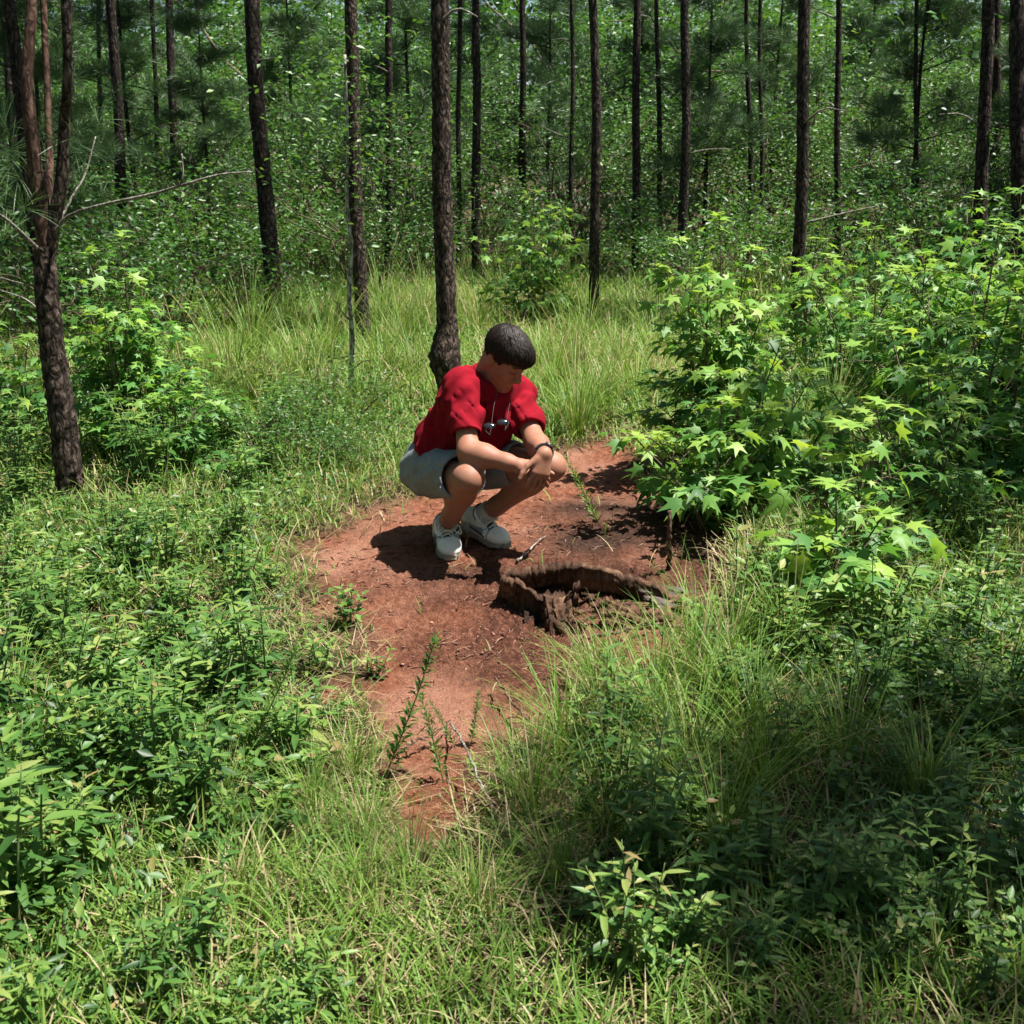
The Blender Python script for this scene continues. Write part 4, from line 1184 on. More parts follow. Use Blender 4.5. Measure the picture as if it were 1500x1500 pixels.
    nt.links.new(n2.outputs[0], ad.inputs[0]); nt.links.new(nw.outputs[0], ad.inputs[2])
    bump(nt, ad.outputs[0], .55, .022, p)
    finish('shirt', F, m, it=2)
    # hem bands of the sleeves and the collar rib
    def band(name, c, ax, r, w, th, parent):
        ref = unit(np.cross(ax, [0.3, 0.2, 1])); w2 = np.cross(ax, ref)
        an = np.linspace(0, 2 * math.pi, 41)
        B = Batch(); add_tube(B, [c - BASE + ref * math.cos(t) * r + w2 * math.sin(t) * r for t in an], th, 6)
        return link(name, B.mesh(name, m, True), parent)
    cn = lerp(nb, hp(-.02, 0, -.06), .40)
    band('collar', cn, unit(hp(-.02, 0, -.06) - nb), .070, 0, .0065, man)
    # ---- shorts
    F = Field(LO, HI, .005)
    F.ell(pel + spine * .02 - chf * .025, (.145, .19, .14), TR, .05)
    F.ell(pel - spine * .07 - chf * .055, (.12, .18, .10), TR, .06)
    def topcut(X, Y, Z): return (X - pel[0]) * spine[0] + (Y - pel[1]) * spine[1] + (Z - pel[2]) * spine[2] - .07
    F.apply(topcut, LO, HI, 0, 'cut')
    for h_, k_, fr, rr in (('rh', 'rk', .84, (.112, .094)), ('lh', 'lk', .64, (.110, .098))):
        F.cone(J[h_], lerp(J[h_], J[k_], fr + .12), rr[0], rr[1], .05)
    def sfold(X, Y, Z):
        w = wob(X, Y, Z, 21, 12)
        return .003 * np.sin(60 * X - 35 * Z + 4 * w) + .003 * np.sin(48 * Y + 50 * Z + 5 * w) + .003 * w
    F.apply(sfold, LO, HI, 0, 'disp')
    crease(F, [[(642, 688), (628, 702), (610, 716)], [(626, 680), (614, 690), (600, 700)], [(650, 702), (638, 720), (622, 736)], [(601, 690), (598, 708), (603, 728)], [(660, 680), (648, 684), (634, 682)]], .006, .012)
    for h_, k_, fr, r_in in (('rh', 'rk', .84, .080), ('lh', 'lk', .64, .086)):
        ax = unit(J[k_] - J[h_]); hem = lerp(J[h_], J[k_], fr)
        a, b = F._sl(hem - .17, hem + .2)
        X, Y, Z = F.grid(a, b)
        along = (X - hem[0]) * ax[0] + (Y - hem[1]) * ax[1] + (Z - hem[2]) * ax[2]
        q = np.sqrt(np.maximum((X - hem[0]) ** 2 + (Y - hem[1]) ** 2 + (Z - hem[2]) ** 2 - along ** 2, 0))
        s_ = (slice(a[0], b[0]), slice(a[1], b[1]), slice(a[2], b[2]))
        F.f[s_] = np.where((q < .135) & (along > -.02), np.maximum(F.f[s_], along), F.f[s_])
        F.cone(hem - ax * .06, hem + ax * .05, r_in, r_in + .004, 0, 'sub')
    ms, nt, p, out = new_mat('grey_blue_denim')
    v = coords(nt); n = noise(nt, 14, 5, .65, v)
    wv = nt.nodes.new('ShaderNodeTexWave'); wv.inputs['Scale'].default_value = 260; nt.links.new(v, wv.inputs['Vector'])
    r = ramp(nt, [(.3, (.17, .20, .215)), (.7, (.25, .275, .28))]); nt.links.new(n.outputs[0], r.inputs[0])
    nt.links.new(r.outputs[0], p.inputs['Base Color']); p.inputs['Roughness'].default_value = .9; p.inputs['Specular IOR Level'].default_value = .1
    nw = noise(nt, 13, 3, .5, v); nw.inputs['Distortion'].default_value = 1.2
    ad = nt.nodes.new('ShaderNodeMath'); ad.operation = 'MULTIPLY_ADD'; ad.inputs[1].default_value = .03
    nt.links.new(wv.outputs['Fac'], ad.inputs[0]); nt.links.new(nw.outputs[0], ad.inputs[2])
    bump(nt, ad.outputs[0], .6, .02, p)
    finish('shorts', F, ms, it=2)
    # ---- hair: cap plus strands combed from the crown
    F = Field(J['hd'] - .17, J['hd'] + .17, .0035)
    F.ell(hp(-.012, 0, .033), HS * np.array((.1035, .081, .093)), HR, 0)
    F.ell(hp(.055, 0, .062), HS * np.array((.052, .062, .042)), HR, .03)
    F.ell(hp(.080, .01, .045), HS * np.array((.028, .05, .028)), HR, .02)
    thr_f = [-.13, -.075, -.045, -.02, .0, .03, .055, .075, .12]
    thr_u = [-.062, -.068, -.055, .008, -.002, -.006, .03, .034, .03]
    def hl(X, Y, Z):
        P = [X - J['hd'][0], Y - J['hd'][1], Z - J['hd'][2]]
        f = sum(P[i] * hf[i] for i in range(3)); u = sum(P[i] * hu[i] for i in range(3)) / HS; s = sum(P[i] * hs[i] for i in range(3)); f = f / HS
        return np.interp(f, thr_f, thr_u) - u + .006 * np.sin(140 * s) * (f > .05) + .003 * np.sin(330 * s + 200 * f)
    F.apply(hl, J['hd'] - .17, J['hd'] + .17, 0, 'cut')
    mh, nt, p, out = new_mat('dark_brown_hair')
    a = attr(nt, 'tint')
    r = ramp(nt, [(0, (.004, .003, .002)), (1, (.022, .013, .010))]); nt.links.new(a.outputs['Fac'], r.inputs[0])
    nt.links.new(r.outputs[0], p.inputs['Base Color']); p.inputs['Roughness'].default_value = .5; p.inputs['Specular IOR Level'].default_value = .22
    hair = finish('hair', F, mh, it=2, tint=.3)
    B = Batch(); r_ = np.random.default_rng(4)
    pole = unit(np.array([-.62, .15, .80])); pa = unit(np.cross(pole, [0, 1, 0])); pb = np.cross(pole, pa)
    cen = np.array([-.012, 0, .033]) * HS
    tt_ = np.arange(.05, .14, .0012)
    for _ in range(5200):
        th = r_.uniform(0, 2 * math.pi); l0 = r_.uniform(.05, 2.3); ln = r_.uniform(.3, .7)
        ph = l0 + ln * np.arange(7) / 6; an = th + .35 * np.sin(3 * th) * np.arange(7) / 6 * .4 + r_.normal(0, .05)
        d = np.sin(ph)[:, None] * (np.cos(an)[:, None] * pa + np.sin(an)[:, None] * pb) + np.cos(ph)[:, None] * pole
        W = (J['hd'] + (cen + d[:, None, :] * tt_[None, :, None]) @ HR)
        ii = np.clip(np.round((W - F.lo) / F.h).astype(int), 0, F.n - 1)
        val = F.f[ii[..., 0], ii[..., 1], ii[..., 2]]
        inside = val < 0
        ok = inside.any(1)
        last = len(tt_) - 1 - np.argmax(inside[:, ::-1], 1)
        pts = cen + d * (tt_[last] + r_.uniform(-.0005, .0055))[:, None]
        if not ok[:3].all(): continue
        n_ok = int(np.argmin(ok)) if not ok.all() else 7
        pts = pts[:n_ok]
        if n_ok < 7:      # let the ends fall past the cap edge so the hairline is uneven
            e = unit(pts[-1] - pts[-2]); k_ = r_.uniform(.004, .022)
            pts = np.concatenate([pts, [pts[-1] + e * k_ + unit(pts[-1] - cen) * .001]]); n_ok += 1
        tan = unit(np.gradient(pts, axis=0)); wd = unit(np.cross(tan, pts - cen)) * (r_.uniform(.0014, .0034) * np.linspace(1, .4, n_ok))[:, None]
        lift = unit(pts - cen) * .0014
        v = np.stack([pts - wd, pts + lift, pts + wd], 1).reshape(-1, 3)
        W = J['hd'] - BASE + v @ HR
        i = np.arange(n_ok - 1) * 3
        q4 = np.concatenate([np.stack([i, i + 1, i + 4, i + 3], 1), np.stack([i + 1, i + 2, i + 5, i + 4], 1)])
        B.add(W, None, q4, r_.uniform(0, 1))
    link('strands', B.mesh('hair_strands', mh, True), hair)
    # ---- socks and shoes
    msock = plain_mat('white_ribbed_sock', (.5, .5, .48), .95, 300, .4, .001, .1, .06)
    mup = plain_mat('white_leather', (.62, .61, .57), .55, 40, .15, .001, .4, .10)
    mpan = plain_mat('grey_suede_panel', (.10, .11, .13), .8, 80, .2, .001, .2, .15)
    msole = plain_mat('pale_rubber_sole', (.30, .27, .23), .7, 60, .2, .001, .3, .2)
    mblk = plain_mat('black_padding', (.02, .02, .025), .8)
    mshoe, nt, p, out = new_mat('worn_white_leather'); a = attr(nt, 'col'); n = noise(nt, 70, 4, .6, coords(nt))
    nt.links.new(mixc(nt, .3, a.outputs['Color'], mixc(nt, 1.0, a.outputs['Color'], n.outputs['Color'], 'OVERLAY')), p.inputs['Base Color']); p.inputs['Roughness'].default_value = .55
    bump(nt, n.outputs[0], .2, .001, p)
    mlace = plain_mat('white_lace', (.78, .78, .77), .85, 200, .3, .0006, .2, .05)
    for side, ank, knee, fd in (('right', J['ra'], J['rk'], unit([.16, -1, 0])), ('left', J['la'], J['lk'], unit([.70, -.72, 0]))):
        sv = np.cross([0, 0, 1.0], fd)
        shin = unit(knee - ank)
        F = Field(ank - .12, ank + .16, .004)
        F.cone(ank - shin * .06, ank + shin * .10, .047, .046, 0)
        def cut(X, Y, Z): return (X - ank[0]) * shin[0] + (Y - ank[1]) * shin[1] + (Z - ank[2]) * shin[2] - (.072 if side == 'left' else .05) + .002 * np.sin(300 * X)
        F.apply(cut, ank - .12, ank + .16, 0, 'cut')
        finish('sock', F, msock)
        # shoe frame: heel lifted a little, toe on the ground
        gz = -.035
        lift = .13 if side == 'right' else .12
        f2 = unit(fd * math.cos(lift) - np.array([0, 0, 1]) * math.sin(lift)); u2 = np.cross(f2, sv) * 1.0
        if u2[2] < 0: u2 = -u2
        toe = np.array([*(ank + fd * .165)[:2], gz + .004])
        O = toe - f2 * .165
        SR = np.stack([f2, sv, u2])
        def sp(f, s, u): return O + f2 * f + sv * s + u2 * u
        R1 = 1 if side == 'right' else -1
        F = Field(O - .26, O + .26, .0035)
        F.ell(sp(-.075, 0, .06), (.048, .038, .05), SR, 0)
        F.ell(sp(-.02, 0, .058), (.08, .041, .046), SR, .03)
        F.ell(sp(.05, .003 * R1, .045), (.09, .047, .038), SR, .03)
        F.ell(sp(.105, .004 * R1, .037), (.062, .046, .032), SR, .03)
        F.cone(sp(-.05, 0, .07), ank + shin * .012, .047, .0535, .025)
        F.cone(sp(.015, 0, .075), sp(.022, 0, .105), .026, .022, .02)               # tongue
        F.cone(ank - shin * .02, ank + shin * .09, .044, .049, 0, 'sub')
        F.apply(lambda X, Y, Z: np.where((X - ank[0]) ** 2 + (Y - ank[1]) ** 2 + (Z - ank[2]) ** 2 < .011, (X - ank[0]) * shin[0] + (Y - ank[1]) * shin[1] + (Z - ank[2]) * shin[2] - .03, -9), ank - .11, ank + .11, 0, 'cut')
        def scut(X, Y, Z): return .022 - ((X - O[0]) * u2[0] + (Y - O[1]) * u2[1] + (Z - O[2]) * u2[2])
        F.apply(scut, O - .26, O + .26, 0, 'cut')
        def shoecol(V):
            P = V - O; f = P @ f2; u = P @ u2; s_ = P @ sv
            c = np.tile(np.array([.84, .84, .82]), (len(V), 1))
            c[(f > -.005) & (f < .085) & (np.abs(s_) < .021)] = (.10, .105, .12)          # tongue under the laces
            c[(np.abs(s_) > .026) & (f > -.03) & (f < .06) & (u > .045 + .25 * (f + .03) * 0) & (u < .066)] = (.30, .32, .34)
            c[(f < -.085) & (u < .085)] = (.33, .34, .34)                                   # heel counter
            c[np.abs(f - .088) < .0035] = (.38, .37, .35)                                   # toe-cap seam
            dust = np.clip((.045 - u) / .03, 0, 1)[:, None] * .4; c = c * (1 - dust) + np.array([.30, .15, .10]) * dust
            return c * (1 + .06 * wob(V[:, 0], V[:, 1], V[:, 2], 8, 90))[:, None]
        shoe = finish('shoe', F, mshoe, colfn=shoecol, it=1)
        F = Field(O - .26, O + .26, .0035)
        def sole(X, Y, Z):
            P = [X - O[0], Y - O[1], Z - O[2]]
            f = sum(P[i] * f2[i] for i in range(3)); s = sum(P[i] * sv[i] for i in range(3)); u = sum(P[i] * u2[i] for i in range(3))
            hw = np.interp(f, [-.115, -.08, -.02, .05, .1, .14, .165], [.03, .040, .038, .047, .050, .040, .022])
            dd = np.maximum(np.abs(s) - hw, np.maximum(f - .166, -.122 - f))
            tr = .0022 * np.sign(np.sin(f * 260)) * (u < .012)
            return np.maximum(dd + tr, np.abs(u - .013 - .006 * np.clip((f - .1) / .06, 0, 1)) - .0135)
        F.apply(sole, O - .2, O + .2, 0, 'add')
        finish('sole', F, msole, shoe)
        def strip(name, pts, rad, mat, sides=6):
            B = Batch(); add_tube(B, [p - BASE for p in curve_pts(pts, max(8, 5 * len(pts)))], rad, sides)
            return link(name, B.mesh(name, mat, True), shoe)
        q1 = sv; q2 = np.cross(shin, q1)
        ring = [ank + shin * (.026 + .006 * math.cos(2 * t)) + (q1 * math.sin(t) + q2 * math.cos(t)) * .051 for t in np.linspace(0, 2 * math.pi, 15)]
        strip('collar_trim', ring, .0045, mblk)
        tops = []
        for k, f in enumerate((.036, .052, .068, .084)):
            u = .102 - .55 * (f - .03)
            w = .024 - .0 * k
            strip('lace', [sp(f, -w, u - .012), sp(f + .006, 0, u + .003), sp(f + .012, w, u - .012)], .0032, mlace, 5)
        strip('lace', [sp(.03, .01, .108), sp(.035, .045 * R1, .108), sp(.065, .056 * R1, .080), sp(.06, .034 * R1, .086), sp(.032, .012 * R1, .106)], .0030, mlace, 5)
        strip('lace', [sp(.03, -.01, .108), sp(.04, -.035 * R1, .104), sp(.06, -.03 * R1, .092), sp(.034, -.012, .107)], .0030, mlace, 5)
        # suede side panels, slightly proud strips
        for q in (-1, 1):
            strip('side_panel', [sp(-.09, q * .037, .06), sp(-.04, q * .0405, .052), sp(.02, q * .045, .046), sp(.075, q * .0465, .036)], [.008] * 20, mpan, 8)
    # ---- watch on the left wrist
    ax = unit(J['lw'] - J['le']); c = lerp(J['le'], J['lw'], .93)
    ref = unit(np.cross(ax, [0.3, 0.2, 1])); w2 = np.cross(ax, ref)
    B = Batch()
    for off in (-.006, 0, .006):
        add_tube(B, [c - BASE + ax * off + ref * math.cos(t) * .0325 + w2 * math.sin(t) * .0325 for t in np.linspace(0, 2 * math.pi, 33)], .0042, 6)
    wt = link('wristwatch', B.mesh('watch_strap', mblk, True), man); wt['label'] = 'black strap watch on left wrist'
    up = unit(np.array([.5, -.5, .7]) - ax * (np.array([.5, -.5, .7]) @ ax))
    B = Batch(); add_tube(B, [c - BASE + up * .030, c - BASE + up * .040], [.017, .0165], 20)
    link('watch_case', B.mesh('watch_case', plain_mat('dark_watch_case', (.05, .05, .055), .3), True), wt)
    # ---- sunglasses on a cord: hang from his neck, a thing of their own
    gc = at_y(727, 621, 4.335)
    gl = thing('sunglasses', 'dark sunglasses hanging from a cord around the squatting man\'s neck', 'sunglasses', gc)
    mg = plain_mat('black_glossy_lens', (.01, .01, .012), .08, 20, 0, .001, .8, .1)
    gx = unit([.93, -.2, .30]); gy = np.array([.1, -.72, .68]); gz_ = np.cross(gx, gy)
    for k in (-1, 1):
        F = Field(gc + gx * .027 * k - .04, gc + gx * .027 * k + .04, .0025)
        F.ell(gc + gx * .027 * k, (.022, .006, .014), np.stack([gx, unit(gy), unit(gz_)]), 0)
        V, Q = F.mesh(); B = Batch(); B.add(V - gc, None, Q)
        link('lens', B.mesh('lens', mg, True), gl)
    B = Batch(); add_tube(B, [gx * -.008 + gz_ * .004, gx * .008 + gz_ * .004], .0025, 6)
    link('bridge', B.mesh('bridge', mblk, True), gl)
    for k in (-1, 1):
        B = Batch(); add_tube(B, curve_pts([gx * .047 * k, gx * .05 * k + gz_ * .01 - gy * .0, gx * .03 * k + gz_ * .05 + gy * .006], 8), .0022, 6)
        link('temple', B.mesh('temple', mblk, True), gl)
    mc = plain_mat('grey_cord', (.05, .035, .035), .8)
    for s_, k in ((-1, -1), (1, 1)):
        B = Batch()
        a = gx * .03 * k + gz_ * .05 + gy * .006
        n1 = cn + chf * .085 + chs * .05 * s_ - gc; n2 = cn + chs * .074 * s_ - chf * .01 + spine * .012 - gc
        add_tube(B, curve_pts([a, lerp(a, n1, .5) + gy * .025, n1 + gy * .01, n2], 16), .0012, 5)
        link('cord', B.mesh('cord', mc, True), gl)
    return man
# ---------------------------------------------------------------- saplings, weeds, tussocks: individuals
def plant_thing(name, label, cat, loc, parts, rz=0, group=None, scale=1.0):
    t = thing(name, label, cat, loc, rz, group, scale)
    for pn, me in parts: link(pn, me, t)
    return t
def gum_parts(seed, h, spread, stems, leaf=.115, per=10, droop=.35):
    a, b = sweetgum(seed, h, spread, stems, leaf, per, droop)
    return [('stem', a.mesh('sapling_stem', M['woody_stem'], True)), ('foliage', b.mesh('sapling_leaves', M['gum_leaf']))]
def gp(px, py):
    p = on_ground(px, py); return (p[0], p[1], float(ground_z(p[0], p[1])))

def build_saplings():
    P = plant_thing
    P('sweetgum_sapling', 'tallest bright green star-leaved sweetgum bush, behind the stump', 'sapling', gp(1045, 690), gum_parts(1, 1.28, .34, 8, .105, 15))
    P('sweetgum_sapling', 'low dark sweetgum bush overhanging the shaded earth behind the stump', 'sapling', gp(1052, 772), gum_parts(2, .58, .42, 6, .12, 14))
    P('sweetgum_sapling', 'sweetgum bush crowding the tallest bush, with star leaves in half shade', 'sapling', gp(1120, 745), gum_parts(3, .78, .38, 5, .12, 13))
    P('sweetgum_sapling', 'slender star-leaved sapling beside the leaning forked pine', 'sapling', gp(200, 672), gum_parts(4, 1.22, .36, 8, .095, 14))
    P('sweetgum_sapling', 'leafy star-leaved sapling right behind the slender left sapling', 'sapling', gp(225, 655), gum_parts(9, .95, .36, 6, .095, 13))
    P('sweetgum_sapling', 'low spreading star-leaved sapling at the foot of the slender left sapling', 'sapling', gp(275, 700), gum_parts(5, .55, .40, 5, .10, 12))
    P('sweetgum_sapling', 'sunlit star-leaved sapling tip rising alone from the right-hand shade', 'sapling', gp(1265, 870), gum_parts(6, .72, .24, 3, .12, 9))
    P('sweetgum_sapling', 'leggy sapling with large pale star leaves right of the stump', 'sapling', gp(1215, 905), gum_parts(7, .50, .34, 4, .125, 9))
    P('sweetgum_sapling', 'round bright green shrub in the far grass behind the man\'s head', 'sapling', (on_ground(785, 478)[0], 11.2, 0), gum_parts(8, 1.3, .55, 7, .12, 7))
    kinds = [gum_parts(20 + i, h, s, k, .102, 11) for i, (h, s, k) in enumerate(((1.0, .42, 6), (.8, .36, 5), (.62, .4, 6)))]
    r = np.random.default_rng(5)
    for i, (px, py, k, sc) in enumerate([(1250, 600, 0, 1.0), (1340, 620, 1, 1.1), (1420, 640, 0, 1.05), (1490, 650, 1, 1.1), (1300, 560, 0, .9), (1400, 555, 0, 1.15), (1180, 560, 1, 1.1), (1470, 580, 0, 1.2), (1560, 640, 0, 1.1), (1380, 700, 2, 1.1), (1460, 720, 1, 1.0), (1540, 760, 1, 1.0), (1330, 760, 2, .9)]):
        P('sweetgum_sapling', 'star-leaved sapling in the thicket below the right-hand pines', 'sapling', gp(px, py), kinds[k], r.uniform(0, 6.28), 'right-hand sapling thicket', sc * 1.15)
    for i, (px, py, k, sc) in enumerate([(60, 640, 2, 1.0), (-20, 620, 1, 1.0), (140, 610, 2, 1.1), (330, 660, 2, .6)]):
        P('sweetgum_sapling', 'star-leaved sapling in the weeds around the leaning forked pine', 'sapling', gp(px, py), kinds[k], r.uniform(0, 6.28), 'left-hand saplings', sc)
    # oval-leaved shoots
    a, b = weed(60, 'oval', .42); ov = [('stem', a.mesh('shoot_stem', M['stem'], True)), ('foliage', b.mesh('shoot_leaves', M['weed_leaf']))]
    P('leafy_shoot', 'upright shoot with pale oval leaves overhanging the right end of the stump', 'plant', gp(1082, 925), ov)
    P('leafy_shoot', 'dark oval-leaved shoot in the shade of the right foreground grass', 'plant', gp(1150, 990), ov, 1.0, None, 1.0)

def build_shrubs_mid():
    """low shrubs at the edge of the meadow"""
    V = [woody_shrub(240 + i, 1.3, .7, 1500, .06, OVAL, .014, .03, 5, .13) for i in range(3)]
    me = [(a.mesh('low_shrub_stem', M['woody_stem'], True), b.mesh('low_shrub_leaves', M['shrub_leaf'])) for a, b in V]
    r = np.random.default_rng(8)
    spots = [(290, 510, 1.0), (250, 470, 1.2), (450, 440, .9), (330, 450, 1.1), (150, 520, 1.0), (560, 440, .9), (960, 440, .9), (1060, 450, 1.1), (900, 420, 1.0), (1150, 440, 1.2), (1280, 450, 1.2), (1380, 455, 1.3), (1480, 450, 1.3), (60, 500, 1.1), (700, 415, 1.1), (620, 420, 1.0), (0, 480, 1.2), (1000, 410, 1.3), (830, 408, 1.2), (500, 415, 1.2), (390, 415, 1.3), (1570, 480, 1.3), (-80, 500, 1.2), (200, 440, 1.4), (110, 450, 1.4), (440, 690, .32), (490, 650, .4), (390, 670, .42), (545, 690, .3)]
    for k, (px, py, sc) in enumerate(spots):
        lab, grp = ('low leafy shrub at the edge of the tall grass before the woods', 'meadow edge shrubs') if py < 600 else ('small dark leafy bush in the weeds left of the man', 'small bushes left of the man')
        plant_thing('low_shrub', lab, 'shrub', gp(px, py), [('stem', me[k % 3][0]), ('foliage', me[k % 3][1])], r.uniform(0, 6.28), grp, sc)

def build_weeds():
    r = np.random.default_rng(41)
    kit = {}
    for kd, hs in (('oval', (.22, .30, .38)), ('lance', (.24, .34, .45)), ('vine', (.16, .22)), ('rosette', (.1,)), ('fine', (.42, .6))):
        kit[kd] = []
        for i, h in enumerate(hs):
            a, b = weed(400 + len(kit) * 10 + i, kd, h)
            pr = [('foliage', b.mesh(kd + '_weed_leaves', M['weed_leaf']))]
            if kd != 'rosette': pr.insert(0, ('stem', a.mesh(kd + '_weed_stem', M['stem'], True)))
            kit[kd].append(pr)
    names = {'oval': ('oval_leaved_weed', 'bushy weed with small oval leaves growing'), 'lance': ('narrow_leaved_weed', 'upright weed with narrow pointed leaves growing'), 'vine': ('trailing_vine', 'low trailing vine with three-part leaves growing'), 'rosette': ('leaf_rosette', 'rosette of long broad leaves growing')}
    cnt = 0
    def region(n, kinds, px0, px1, py0, py1, where, avoid=.15, s0=.8, s1=1.3):
        k = 0; tries = 0
        while k < n and tries < n * 20:
            tries += 1
            px, py = r.uniform(px0, px1), r.uniform(py0, py1)
            p = on_ground(px, py)
            if clay_mask(np.array([p[0]]), np.array([p[1]]))[0] > avoid: continue
            kd = kinds[int(r.integers(0, len(kinds)))]
            v = kit[kd][int(r.integers(0, len(kit[kd])))]
            nm, lb = names[kd]
            plant_thing(nm, lb + ' ' + where, 'weed', (p[0], p[1], float(ground_z(p[0], p[1]))), v, r.uniform(0, 6.28), names[kd][0].replace('_', ' ') + ' ' + where, r.uniform(s0, s1)); k += 1
    region(110, ('oval', 'lance', 'oval', 'vine', 'lance'), -80, 440, 740, 1250, 'in the sunny weeds left of the bare earth', .15, .55, 1.0)
    region(30, ('oval', 'lance', 'vine'), -150, 520, 1250, 1560, 'in the sunny weeds left of the bare earth', .15, .4, .7)
    region(8, ('rosette',), 180, 400, 930, 1150, 'in the sunny weeds left of the bare earth')
    region(45, ('oval', 'lance', 'lance'), -40, 480, 600, 740, 'around the leaning forked pine', .1, .85, 1.35)
    region(60, ('oval', 'lance', 'vine', 'oval'), 1020, 1580, 800, 1100, 'in the thicket right of the stump', .1, .6, 1.05)
    region(55, ('lance', 'oval', 'vine'), 860, 1580, 1080, 1500, 'in the shaded grass right of the bare earth', .1, .45, .85)
    # single recognisable ones
    for px, py, kd, i, sc, lab, tilt in [
        (566, 1125, 'fine', 1, .78, 'tall spiky green stalk leaning over the bare earth toward the stump', (.28, .42)),
        (650, 1130, 'fine', 0, .62, 'spiky green stalk in the middle of the bare earth strip', (0, -.1)),
        (690, 1075, 'fine', 0, .42, 'short forked spiky stalk behind the middle stalk', (.1, .25)),
        (668, 1080, 'fine', 0, .40, 'short spiky stalk leaning left above the pale earth', (.1, -.3)),
        (355, 1120, 'fine', 1, .75, 'spiky green stalk leaning right among the left-hand grass', (.35, .55)),
        (880, 760, 'fine', 0, .9, 'thin green stalk at the sunny grass edge right of the man', (.1, -.35))]:
        t = plant_thing('spiky_stalk', lab, 'weed', gp(px, py), kit[kd][i], 0, None, sc); t.rotation_euler = (tilt[0], tilt[1], 0)
    for px, py, sc, lab in [(512, 915, .8, 'small oval-leaved seedling alone on the bare red earth'), (552, 985, .5, 'tiny seedling on the left edge of the bare red earth'), (470, 985, .7, 'leafy seedling where grass meets the bare red earth')]:
        plant_thing('seedling', lab, 'plant', gp(px, py), kit['oval'][0], r.uniform(0, 6.28), None, sc)
    # big soft leaves in the near left corner
    for i, (px, py, sc) in enumerate([(20, 1230, 1.5), (60, 1330, 1.5), (-30, 1120, 1.4), (110, 1290, 1.2), (10, 1400, 1.4)]):
        plant_thing('broad_leaved_weed', 'tall broad-leaved weed in the shaded corner left of the weeds', 'weed', gp(px, py), kit['lance'][i % 3], i * 1.4, 'broad-leaved weeds in the left corner', sc * .85)
    # low plants lit in the near right corner
    for i, (px, py, sc) in enumerate([(1365, 1290, .8), (1455, 1300, .8), (970, 1280, .7), (1060, 1270, .75), (1030, 1230, .7)]):
        plant_thing('oval_leaved_weed', 'small pale oval-leaved weed caught by the sun in the dark near grass', 'weed', gp(px, py), kit['oval'][i % 3], i * 1.9, 'sunlit weeds in dark near grass', sc)

def build_tussocks():
    r = np.random.default_rng(55)
    me = [tussock(500 + i, 150, h, .0065, .07).mesh('tussock', M['grass']) for i, h in enumerate((.75, .6, .9, .5))]
    spots = [(845, 640, 0, 1.0), (810, 590, 2, .9), (880, 610, 1, 1.0), (835, 560, 0, 1.1), (900, 560, 1, 1.1), (780, 560, 1, 1.0), (860, 520, 2, 1.0), (590, 520, 2, 1.0), (560, 560, 0, 1.0), (480, 540, 0, 1.1), (620, 480, 2, 1.0), (440, 560, 1, 1.2), (340, 570, 0, 1.2), (310, 610, 1, 1.1), (380, 600, 3, 1.2), (700, 500, 0, 1.1), (740, 470, 2, 1.0), (500, 490, 2, 1.0), (420, 500, 2, 1.1), (560, 480, 2, 1.1), (930, 500, 0, 1.1), (820, 490, 2, 1.1), (930, 600, 3, 1.1), (1170, 690, 0, .9), (1215, 650, 0, 1.0), (960, 540, 0, 1.0), (660, 470, 1, 1.2), (1000, 500, 1, 1.2), (370, 530, 2, 1.0), (270, 560, 1, 1.2), (470, 600, 3, 1.2), (540, 610, 3, 1.1), (610, 560, 1, 1.1)]
    for px, py, k, sc in spots:
        o = link('grass_tussock', me[k], None, gp(px, py)); o.rotation_euler = (0, 0, r.uniform(0, 6.28)); o.scale = (sc,) * 3
        tag(o, 'tall arching grass tussock in the sunny meadow behind the man', 'grass', 'meadow tussocks')
    for px, py, k, sc in [(1070, 985, 3, .85), (1020, 1010, 3, .8), (1150, 960, 1, .7), (880, 1030, 3, .6), (830, 1110, 3, .65), (960, 1060, 3, .8), (900, 1150, 1, .6), (1010, 1130, 1, .7), (780, 1190, 3, .6), (1090, 1080, 1, .7), (870, 1000, 3, .45), (1180, 880, 1, .7), (1240, 840, 1, .8), (1000, 1190, 1, .6), (1120, 1160, 1, .65), (900, 1230, 1, .55), (1240, 1120, 1, .65), (1350, 1180, 1, .6), (1060, 1250, 1, .6)]:
        o = link('grass_tussock', me[k], None, gp(px, py)); o.rotation_euler = (0, 0, r.uniform(0, 6.28)); o.scale = (sc,) * 3
        tag(o, 'grass tussock bordering the bare earth in front of the stump', 'grass', 'tussocks in front of the stump')
    for px, py, k, sc in [(520, 1140, 3, .45), (460, 1190, 3, .4), (540, 1230, 3, .4), (400, 1110, 3, .4), (330, 1200, 3, .45), (600, 1290, 3, .4), (20, 1050, 1, .6), (60, 1120, 1, .5), (530, 1330, 3, .4), (370, 1340, 3, .4), (700, 1340, 3, .4), (820, 1300, 3, .45)]:
        o = link('grass_tussock', me[k], None, gp(px, py)); o.rotation_euler = (0, 0, r.uniform(0, 6.28)); o.scale = (sc,) * 3
        tag(o, 'loose grass tussock left of the bare earth strip', 'grass', 'tussocks left of the bare strip')

